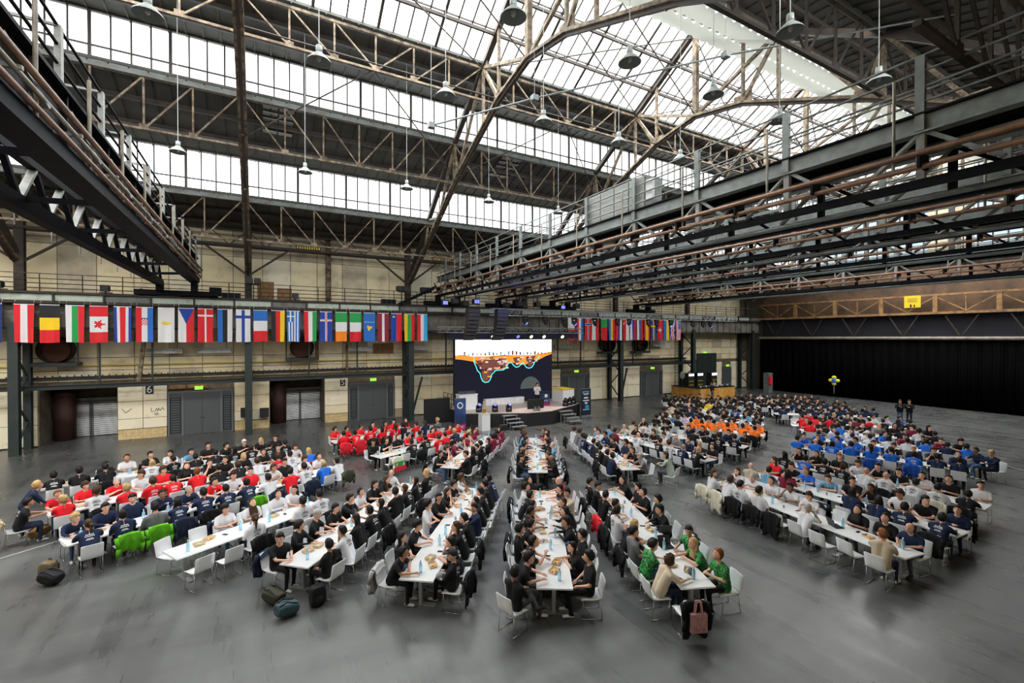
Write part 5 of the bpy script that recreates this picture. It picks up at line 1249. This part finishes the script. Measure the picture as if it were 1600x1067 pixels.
for i in range(9): fb.ball((random.uniform(-.07, .07), random.uniform(-.045, .045), .03), (random.uniform(.02, .035), random.uniform(.02, .035), .018), 7, 5)
FOOD = [fb.mesh('food', M_food, True), fb.mesh('food', M_food2, True)]
PHONE = MB().box(-.038, .038, -.075, .075, 0, .009).mesh('phone', M_black); PSCR = MB().box(-.034, .034, -.07, .07, .009, .010).mesh('phone_screen', mat('phone_glass', (.02, .025, .03), .08))
CUP = MB().lathe([(.001, .002), (.026, .002), (.033, .09), (.030, .09), (.024, .008), (.001, .008)], 10).mesh('cup', mat('clear_cup', (.8, .85, .88), .1, trans=.7), True)
def item(kind, loc, rz, label):
    if kind == 'b': o = part('water_bottle', BOT, None); part('cap', BCAP, o); c, g = 'bottle', 'water bottles on the tables'
    elif kind in 'tT': o = part('food_tray', TRAY, None); part('food', FOOD[kind == 'T'], o); c, g = 'food tray', 'food trays on the tables'
    elif kind == 'p': o = part('phone', PHONE, None); part('phone_screen', PSCR, o); c, g = 'phone', 'phones on the tables'
    else: o = part('cup', CUP, None); c, g = 'cup', 'cups on the tables'
    o.location = loc; o.rotation_euler = (0, 0, rz); tag(o, label, c, g); return o
def laptop(loc, rz, label):
    t = empty('laptop', loc, rz); tag(t, label, 'laptop', 'laptops')
    part('keyboard', MB().box(-.17, .17, -.12, .12, 0, .015).mesh('keyboard', M_crane), t); part('lid', MB().beam((0, .12, .015), (0, .2, .24), .34, .01, 0).mesh('lid', M_black), t)
# jacket slung over a chair back
def jacket_mesh(seed, ln):
    b = MB(); nu, nv = 14, 12; vs = []
    for j in range(nv + 1):
        t_ = j / nv
        for i in range(nu + 1):
            u = i / nu - .5; fl = 1 + .18 * max(0, t_ - .2)
            if t_ < .22: y = -.24 - .10 * (t_ / .22); z = .74 + .135 * math.sin(t_ / .22 * math.pi / 2)
            else: y = -.345 - .03 * math.sin((t_ - .22) * 4) + .02 * math.sin(u * 18 + seed) * t_; z = .875 - (t_ - .22) / .78 * ln + .05 * math.sin(u * 9 + seed * 2) * t_
            vs.append((u * .46 * fl + .01 * noise.noise(Vector((u * 8, t_ * 5, seed))), y + .025 * noise.noise(Vector((u * 6, t_ * 6, seed + 3))), z - abs(u) ** 3 * .35))
    k = len(vs); vs += [(x, y - .03, z + .004) for x, y, z in vs]; fs = []
    for j in range(nv):
        for i in range(nu):
            a = j * (nu + 1) + i; fs.append((a, a + 1, a + nu + 2, a + nu + 1)); fs.append((k + a, k + a + nu + 1, k + a + nu + 2, k + a + 1))
    for j in range(nv):
        for i in (0, nu):
            a = j * (nu + 1) + i; fs.append((a, a + nu + 1, k + a + nu + 1, k + a))
    for i in range(nu): a = nv * (nu + 1) + i; fs.append((a, a + 1, k + a + 1, k + a)); fs.append((i, i + 1, k + i + 1, k + i))
    b.add(vs, fs); return b.mesh('jacket_body', M_black, True)
SLEEVE = MB().cone((0, -.34, .80), (.02, -.41, .52), .055, .05, 8).cone((.02, -.41, .52), (.0, -.40, .28), .05, .04, 8).mesh('sleeve', M_black, True)
JACK = [jacket_mesh(1.3, .60), jacket_mesh(4.1, .72), jacket_mesh(7.7, .5)]
JC = {'k': ('black', (.007, .007, .008)), 'g': ('bright green', (.075, .30, .008)), 'n': ('navy', (.012, .018, .035)), 'r': ('red', (.5, .015, .025)), 'o': ('olive', (.045, .05, .03)), 'b': ('blue', (.015, .07, .33)), 't': ('tan', (.30, .23, .13)), 'w': ('cream', (.62, .58, .46)), 'e': ('grey', (.30, .30, .29))}
def jacket(loc, rz, c, label, k):
    m_ = cm('jacket_' + JC[c][0].replace(' ', '_'), JC[c][1], .85); t = empty('draped_jacket', loc, rz); tag(t, label, 'jacket', 'jackets on chair backs')
    o = part('jacket_body', JACK[k % 3], t); o.material_slots[0].link = 'OBJECT'; o.material_slots[0].material = m_
    for s in (-1, 1):
        o = part('sleeve', SLEEVE, t, Matrix.Translation((s * .27, 0, 0))); o.material_slots[0].link = 'OBJECT'; o.material_slots[0].material = m_
def backpack(loc, rz, c, label, lie=False):
    t = empty('backpack', loc, rz); tag(t, label, 'backpack', 'bags on the floor'); m_ = cm('bag_' + label.split()[0], c, .85); d = cm('bag_trim', (.02, .02, .02), .7)
    if lie: t.rotation_euler = (R(-80), 0, rz); t.location.z = .15
    b = MB().ball((0, 0, .24), (.22, .17, .32), 18, 14); b.v = [(max(-.16, min(.16, x)), max(-.11, min(.11, y)), max(.0, min(.46, z))) for x, y, z in b.v]; part('bag_body', b.mesh('bag_body', m_, True), t)
    part('front_pocket', MB().ball((0, .1, .15), (.12, .05, .12), 12, 8).mesh('front_pocket', m_, True), t)
    part('top_handle', MB().tube([Vector((-.05, -.05, .48)), Vector((0, -.05, .53)), Vector((.05, -.05, .48))], .012, 5).mesh('top_handle', d), t)
    for s in (-.09, .09): part('shoulder_strap', MB().tube([Vector((s, -.10, .45)), Vector((s * 1.2, -.17, .3)), Vector((s * 1.3, -.11, .05))], .018, 5).mesh('shoulder_strap', d), t)
    part('zip', MB().tube([Vector((-.13, .06, .2)), Vector((0, .09, .44)), Vector((.13, .06, .2))], .006, 4).mesh('zip', d), t)

# ------------------------------------------------------------------ rows of tables with the people at them
# name: (near end, direction deg, tables, side toward the doors, side toward the curtain, row phrase)
ROWS = [
 ('A', (-6.95, 22.7), 14, 4, '__ __ kd wd kd wd cd kd kd kW kb ks', 'kd kd kd -- wb kd kd kd kl kL kd kd', 'shutter row'),
 ('B', (-5.80, 19.3), 22, 4, 'rG rs rg ws rs kl kl kl kb kd kd ws', 'rf ws rf rs rd rG kd ks ws rs wd bb', 'red-shirt row'),
 ('C', (-4.60, 16.35), 28, 4, 'nf nd nd nd ng rd wd rd ws kd ws wd', 'nP nd gd nl nd nd nd wd rd wd bb wd', 'green-jacket row'),
 ('D', (-2.0, 14.1), 29, 2, '-- -- wc wL wd wl', '-- -- wP -- wd wd', 'empty-chair row'),
 ('E', (.69, 12.0), 47, 3, 'kd kd kh kd kd wd kl kL wx', 'kd wd kl kd kl kd kL kl kb', 'backpack row'),
 ('F', (3.05, 9.95), 53, 3, 'kd kl kc -- wc kl kL kd ws', 'kB kd kL kd nd kl kd kd nd', 'cap-end row'),
 ('G', (5.59, 8.15), 59, 3, 'kd kd kd kd kd kd kd wc kl', 'kd kl kd kd Kd kL td kd rx', 'central row'),
 ('H', (8.36, 6.66), 67, 3, 'ts pc gd kf wd kd kd kd kd', 'pG pb pd -- kd kd kd kd kl', 'green-jersey row'),
 ('I', (3.3, 25.3), 12, 3, 'rd rd rs rl rl rl rl __ __', 'rd rd rd rl rL kd rs nL gf', 'red-team row'),
 ('J', (4.62, 21.2), 23, 3, 'kd ks kl rd rd rl rd rs rd', '-- -- kd kd rs rd nf rd kd', 'draped-flag row'),
 ('K', (6.93, 17.9), 47, 3, 'kl ks wd Rd gs Rd tf Rl Rd', 'kd kl kd kd kl Rd Rl Rd Rl', 'maroon-shirt row'),
 ('L', (9.84, 15.55), 59, 3, 'Kd kd kl kd kd nd cs ks gs', 'kx ks kd cg kd nx kd Rl RL', 'stage-step row'),
 ('M', (13.42, 14.0), 70, 3, 'nd kd kd kd nd nd gd gs ws', 'gh kL kd nd ks nd nd wd cs', 'banner-end row'),
 ('N', (17.5, 13.3), 91, 3, 'kx nx ws kd -- wx -- Rd cd', 'kd kb nd gx ws ks kg kl tx', 'grey-haired row'),
 ('O', (21.2, 14.1), 105, 3, 'kd kd kd kd -- wd sd wd ts', 'kd nd kb kd nd -- kd -- kx', 'blue-jacket row'),
 ('P', (24.6, 15.3), 112, 3, 'od od os od oL od ks kd kd', 'oc od od od os od vd cs wL', 'orange-shirt row'),
 ('R1', (14.29, 5.0), 82, 3, 'tG -- -- wg -- wd wd ws wL', 'nx kd kl -- ws wd wd wg wL', 'blazer row'),
 ('R2', (17.05, 4.9), 87, 3, 'nd nd nl nl -- -- Rl cd tx', 'nd kd ws kl kd cs bG ks rL', 'navy-shirt row'),
 ('R3', (20.46, 5.3), 93, 3, 'kd wd wd wx wx ks kd bd kl', 'wd kd wl kd kd ws kG kl kl', 'white-back row'),
 ('R4', (25.6, 7.2), 109, 3, 'nd nd bl bd bl bd bl bx bd', 'nd ks nW kd bd bd bd kl bd', 'blue-shirt row'),
 ('R5', (29.0, 8.0), 118, 3, 'bd nd bd wd wl wd vd bd bd', 'kc Rs nd Rd bd wW wL vd gd', 'second blue row'),
 ('R6', (31.5, 10.0), 125, 3, 'kd wc kd kl gd vd bd ks rd', 'kl Rd kd gb kd kd ks kd rd', 'far red row'),
 ('R7', (34.3, 12.2), 135, 3, 'kd kl kd rd Rd kd rd rl rd', 'bd vd wd kd nd kf kd rd --', 'far mixed row'),
 ('Q1', (27.6, 17.2), 118, 3, 'kd wd kd gd kd nd kd kl kd', 'kd cd kd kd wd kd nl kd td', 'crowded row'),
 ('Q2', (30.2, 18.8), 124, 3, 'kd kd bd kd kl wd nd kd td', 'kd kl kd gd kd yd kd nd kd', 'crowded row'),
 ('Q3', (32.5, 21.0), 130, 3, 'kd sd kd kd yd kd tx kd kd', 'kd kd kd kl kd kd kd td kd', 'crowded row'),
 ('Q4', (34.5, 23.3), 136, 3, 'kd kd sd kd tf kd kd kd kd', 'kd kd kd kd kd kd kl kd kd', 'crowded row'),
 ('S1', (37.0, 15.2), 138, 3, 'nd nd kd nl nd nd kd -- nd', 'nd kd nd nd kd nd kd nd nd', 'crowded row'),
 ('S2', (39.2, 18.0), 140, 3, 'kd kd nd kd kd nd kd kd kd', 'kd nd kd kd kd kd kd kd kl', 'crowded row'),
 ('S3', (40.8, 20.6), 142, 3, 'kd kd kx kd kd td kd kd kd', 'kd kd kd kd kd kd wd kd kd', 'crowded row'),
]
TL = 2.1
seats = []      # (distance, row, side, index, loc, rz, code)
for name, (nx, ny), deg, nt, sl, sr, phrase in ROWS:
    a = R(deg); d = Vector((math.cos(a), math.sin(a), 0)); lf = Vector((-d.y, d.x, 0)); near = Vector((nx, ny, 0))
    for i in range(nt):
        c = near + d * (TL * (i + .5))
        table(tuple(c), a, TL, '%s white folding table from the near end of %s' % (ORD[i], phrase + {'Q1': ' behind the orange shirts', 'Q2': ' by the bar, front', 'Q3': ' by the bar, middle', 'Q4': ' by the bar, back', 'S1': ' near the curtain, front', 'S2': ' near the curtain, middle', 'S3': ' near the curtain, back'}.get(name, '')))
    n = nt * 3
    for side, codes, sg in (('door', sl.split(), 1), ('curtain', sr.split(), -1)):
        for i, cd in enumerate(codes):
            if cd == '__': continue
            rj = random.Random(hash((deg, i, sg)) & 0xffff)
            p = near + d * (TL * nt * (i + .5) / len(codes) + rj.uniform(-.06, .06)) + lf * (sg * (.74 + rj.uniform(-.04, .06)))
            face = a + (math.pi if sg > 0 else 0) + rj.uniform(-.13, .13)     # person faces the table (+Y local -> toward axis)
            seats.append([(p - Vector((0, 0, 0))).length, name, phrase, side, i, tuple(p), face, cd])
seats.sort(key=lambda s: s[0])
np_, nc_ = 0, 0
JK = {('C', 'curtain', 1): 'g', ('C', 'curtain', 2): 'g', ('C', 'curtain', 4): 'k', ('C', 'curtain', 3): 'n', ('C', 'curtain', 6): 'g', ('C', 'curtain', 9): 'n', ('C', 'curtain', 11): 'o', ('D', 'curtain', 2): 'k', ('D', 'curtain', 5): 'k', ('D', 'curtain', 4): 'e',
      ('E', 'curtain', 3): 'k', ('E', 'curtain', 6): 'k', ('F', 'curtain', 0): 'k', ('F', 'door', 0): 'e', ('G', 'door', 3): 'k', ('G', 'door', 7): 'k', ('H', 'door', 2): 'k', ('H', 'door', 5): 'r', ('H', 'door', 4): 'k', ('H', 'door', 7): 'k', ('H', 'curtain', 3): 'k',
      ('R1', 'door', 4): 'k', ('R1', 'door', 5): 'k', ('R1', 'door', 6): 'k', ('R1', 'door', 7): 'w', ('R1', 'door', 8): 'w', ('R2', 'door', 4): 'n', ('R4', 'door', 4): 'b', ('R4', 'door', 2): 'b', ('O', 'curtain', 2): 'b', ('O', 'curtain', 1): 'b', ('N', 'curtain', 1): 'k', ('I', 'curtain', 0): 'r', ('I', 'curtain', 1): 'r', ('I', 'curtain', 2): 'k', ('I', 'curtain', 3): 'k',
      ('B', 'curtain', 11): 'r', ('K', 'curtain', 1): 'k', ('K', 'door', 0): 'k', ('L', 'door', 0): 'k', ('L', 'curtain', 0): 'k', ('L', 'curtain', 1): 'k', ('M', 'door', 1): 'k', ('R2', 'curtain', 0): 'k', ('R3', 'door', 1): 'w', ('R3', 'door', 0): 'k', ('P', 'curtain', 0): 'k', ('P', 'door', 0): 'k', ('J', 'curtain', 0): 'w', ('J', 'curtain', 2): 'k'}
for dist, name, phrase, side, i, p, face, cd in seats:
    rj = random.Random(hash((name, i)) & 0xff if False else (ord(name[0]) * 31 + len(name) * 7 + i * 5 + (side == 'door') * 3 + ord(name[-1])))
    where = '%s seat from near end, %s side of %s' % (ORD[i], side, phrase)
    fz = Vector((math.cos(face + math.pi / 2), math.sin(face + math.pi / 2), 0))
    nc_ += 1
    ind_c = nc_ <= 300
    cl = ('empty white chair, ' if cd == '--' else 'white sled-base chair, ') + where
    back = .0 if cd != '--' else rj.uniform(-.15, .1)
    chair(tuple(Vector(p) - fz * (.03 + back)), face + (rj.uniform(-.4, .4) if cd == '--' else 0), cl, ind_c)
    j = JK.get((name, side, i))
    if j or (ind_c and cd != '--' and rj.random() < .12):
        j = j or rj.choice('kknk'); jacket(tuple(Vector(p) - fz * .03), face, j, '%s jacket over chair back, %s' % (JC[j][0], where), 2 if j == 'g' else i)
    if cd == '--': continue
    np_ += 1
    far = np_ > 294
    st = HS[cd[1]][2]
    pool = [0, 0, 1, 2, 4, 5, 6, 7, 3, 8] if not far else [0, 1, 2, 3, 4, 5]
    person(p, face, cd, rj.choice(pool), '%s person in %s, %s' % (st, SC[cd[0]][1], where), individual=not far, bodies=LODP if far else POSES)

if CROWD['v']:
    me = bpy.data.meshes.new('seated_crowd'); me.from_pydata(CROWD['v'], [], CROWD['f'])
    for m_ in CROWD['mats']: me.materials.append(m_)
    me.polygons.foreach_set('material_index', CROWD['m']); me.polygons.foreach_set('use_smooth', [True] * len(CROWD['f'])); me.update()
    o = bpy.data.objects.new('seated_crowd', me); COL.objects.link(o); tag(o, 'distant crowd of seated people at the far tables', 'crowd', None, 'stuff')
if CFAR.v:
    o = CFAR.build('far_chairs', [M_chair, M_chrome]); tag(o, 'distant white chairs under the far crowd', 'chairs', None, 'stuff')

# tableware along the nearer rows
for name, (nx, ny), deg, nt, sl, sr, phrase in ROWS:
    if name[0] in 'QS' or name in ('R6', 'R7'): continue
    a = R(deg); d = Vector((math.cos(a), math.sin(a), 0)); lf = Vector((-d.y, d.x, 0)); near = Vector((nx, ny, 0)); rt_ = random.Random(ord(name[0]) * 7 + len(name) * 3 + ord(name[-1]))
    c = {'b': 0, 't': 0, 'p': 0, 'c': 0}; words = {'b': 'blue-tinted water bottle', 't': 'cardboard food tray', 'p': 'dark phone', 'c': 'clear plastic cup'}
    L = TL * nt; s = .35
    seq = 'bttpbcbtpcbbtcpbtbctpb'
    for k_, kd in enumerate(seq):
        if s > L - .1: break
        off = rt_.uniform(-.18, .18); n_ = c[kd]; c[kd] += 1
        pos = near + d * s + lf * off; kk = kd if kd != 't' else rt_.choice('tT')
        item(kk, (pos.x, pos.y, .74), a + rt_.uniform(-.6, .6), '%s %s from the near end of %s' % (ORD[n_], words[kd], phrase)); s += rt_.uniform(.28, .42)

# ------------------------------------------------------------------ singular people and things
def stander(loc, rz, code, k, label, **kw): return person(loc, rz, code, k, label, 'people standing in the hall', STAND, True, False, True, 1.0, **kw)
stander((-6.45, 19.75, 0), R(-65), 'nf', 1, 'fair-haired standing person in navy shirt bending over end of red-shirt row', trousers=TROU[0])
stander((18.62, 29.55, .98), R(165), 'wd', 2, 'person in white t-shirt presenting behind the lectern on stage', trousers=TROU[0])
stander((39.4, 29.9, 0), R(180), 'kd', 0, 'person in black t-shirt standing in front of the orange bar')
stander((40.2, 15.0, 0), R(120), 'Kd', 2, 'person in black standing with camera behind the far tables')
stander((40.6, 14.6, 0), R(100), 'kd', 2, 'second person in black beside the one with camera behind far tables')
stander((42.3, 32.2, 0), R(170), 'wd', 1, 'person in white bending behind the orange bar')
# seated at table ends
person((4.72, 8.38, 0), R(-75), 'Kd', 8, 'dark-haired person in black pullover on chair drawn away from the central row end', scl=1.0, trousers=TROU[2], prt=False, longsleeve=True)
chair((4.69, 8.37, 0), R(-75), 'white sled-base chair drawn away from the central row end')
person((14.95, 13.3, 0), R(20), 'sL', 0, 'long-brown-haired person in sage top at the near end of banner-end row'); chair((14.93, 13.27, 0), R(20), 'white chair at the near end of banner-end row')
person((20.6, 4.1, 0), R(75), 'kP', 6, 'ponytailed person in black beyond the end of white-back row', scl=1.0); chair((20.6, 4.07, 0), R(75), 'white chair beyond the end of white-back row')
person((27.6, 7.0, 0), R(50), 'nf', 4, 'fair-haired person in navy beyond the blue-shirt row end'); chair((27.6, 6.97, 0), R(50), 'white chair with navy guest beyond blue-shirt row end')
person((27.9, 7.5, 0), R(60), 'nd', 0, 'dark-haired person in navy beyond the blue-shirt row end'); chair((27.95, 7.48, 0), R(60), 'second white chair beyond blue-shirt row end')
person((-6.3, 18.95, 0), R(-68), 'kd', 0, 'dark-haired person in black t-shirt at the near end of red-shirt row'); chair((-6.33, 18.94, 0), R(-68), 'white chair at the near end of red-shirt row'); jacket((-6.33, 18.94, 0), R(-68), 't', 'tan jacket over the chair at the near end of red-shirt row', 0)
# floor bags, tote, coat, laptops, cap
backpack((-4.75, 15.9, 0), R(150), (.12, .09, .05), 'olive-brown backpack standing on the floor by green-jacket row')
backpack((-4.4, 15.45, 0), R(60), (.012, .012, .013), 'black bag lying on the floor by green-jacket row', True)
backpack((-6.1, 19.2, 0), R(-30), (.22, .13, .05), 'tan leather bag on the floor by red-shirt row', True)
backpack((.42, 11.75, 0), R(40), (.035, .035, .022), 'dark-olive backpack on the floor under backpack row', True)
backpack((.72, 11.3, 0), R(110), (.035, .065, .075), 'teal-grey backpack lying in front of backpack row', True)
backpack((1.15, 11.35, 0), R(200), (.012, .012, .013), 'upright black backpack beside backpack row')
backpack((9.1, 15.2, 0), R(160), (.012, .012, .013), 'round black backpack behind the stage-step row end'); backpack((9.5, 15.0, 0), R(190), (.012, .012, .014), 'second black backpack behind stage-step row end')
t = empty('tote_bag', (7.70, 6.14, .05), R(-23)); tag(t, 'pink flowered tote bag hanging from a chair by green-jersey row', 'bag')
part('bag_body', MB().box(-.17, .17, -.05, .05, .22, .60).mesh('bag_body', mat('pink_flower_cloth', (.52, .30, .32), .8, 0, (.32, .12, .15), 25, 4)), t)
for s in (-.03, .03): part('strap', MB().tube([Vector((-.08, s, .60)), Vector((-.05, s, .84)), Vector((.05, s, .84)), Vector((.08, s, .60))], .012, 5).mesh('strap', mat('pink_strap', (.50, .28, .26), .8)), t)
chair((7.85, 6.55, 0), R(-23), 'white chair carrying black coat and pink tote by green-jersey row'); jacket((7.85, 6.55, 0), R(-23), 'k', 'black coat over the chair with the pink tote bag', 1)
laptop((9.25, 8.35, .74), R(-20), 'open black laptop on the green-jersey row'); laptop((9.95, 9.1, .74), R(150), 'second open dark laptop on the green-jersey row'); laptop((14.55, 6.9, .74), R(60), 'open laptop on the blazer row near the bottles')
t = empty('flat_cap', (3.62, 9.85, .74)); tag(t, 'grey cap lying on the near end of cap-end row', 'cap'); part('crown', MB().ball((0, 0, .0), (.13, .11, .1), 14, 8).mesh('crown', cm('cap_grey', (.16, .16, .17), .9), True), t); part('peak', MB().box(-.09, .09, -.2, -.08, .0, .015).mesh('peak', cm('cap_grey', (.16, .16, .17), .9)), t)
t = empty('headset_case', (8.7, 7.15, .74), R(40)); tag(t, 'black strapped case lying near the end of green-jersey row', 'case'); part('case_body', MB().ball((0, 0, .05), (.14, .06, .06), 14, 8).mesh('case_body', M_black, True), t); part('strap', MB().tube([Vector((.12, 0, .03)), Vector((.24, .06, .01)), Vector((.26, -.05, .01)), Vector((.12, -.03, .02))], .01, 4).mesh('strap', M_black), t)
# flag draped over chair in the draped-flag row
b = MB(); c0 = Vector((5.35, 20.55, 0))
for i, k in enumerate('wgr'):
    b.box(-.32, .32, -.28 - .06 * i, -.25 - .06 * i, .84 - .2 * (i + 1), .84 - .2 * i, i)
o = b.build('draped_flag', [FM['w'], FM['g'], FM['r']]); o.location = c0; o.rotation_euler = (0, 0, R(23)); tag(o, 'white green red flag draped over an empty chair', 'flag')
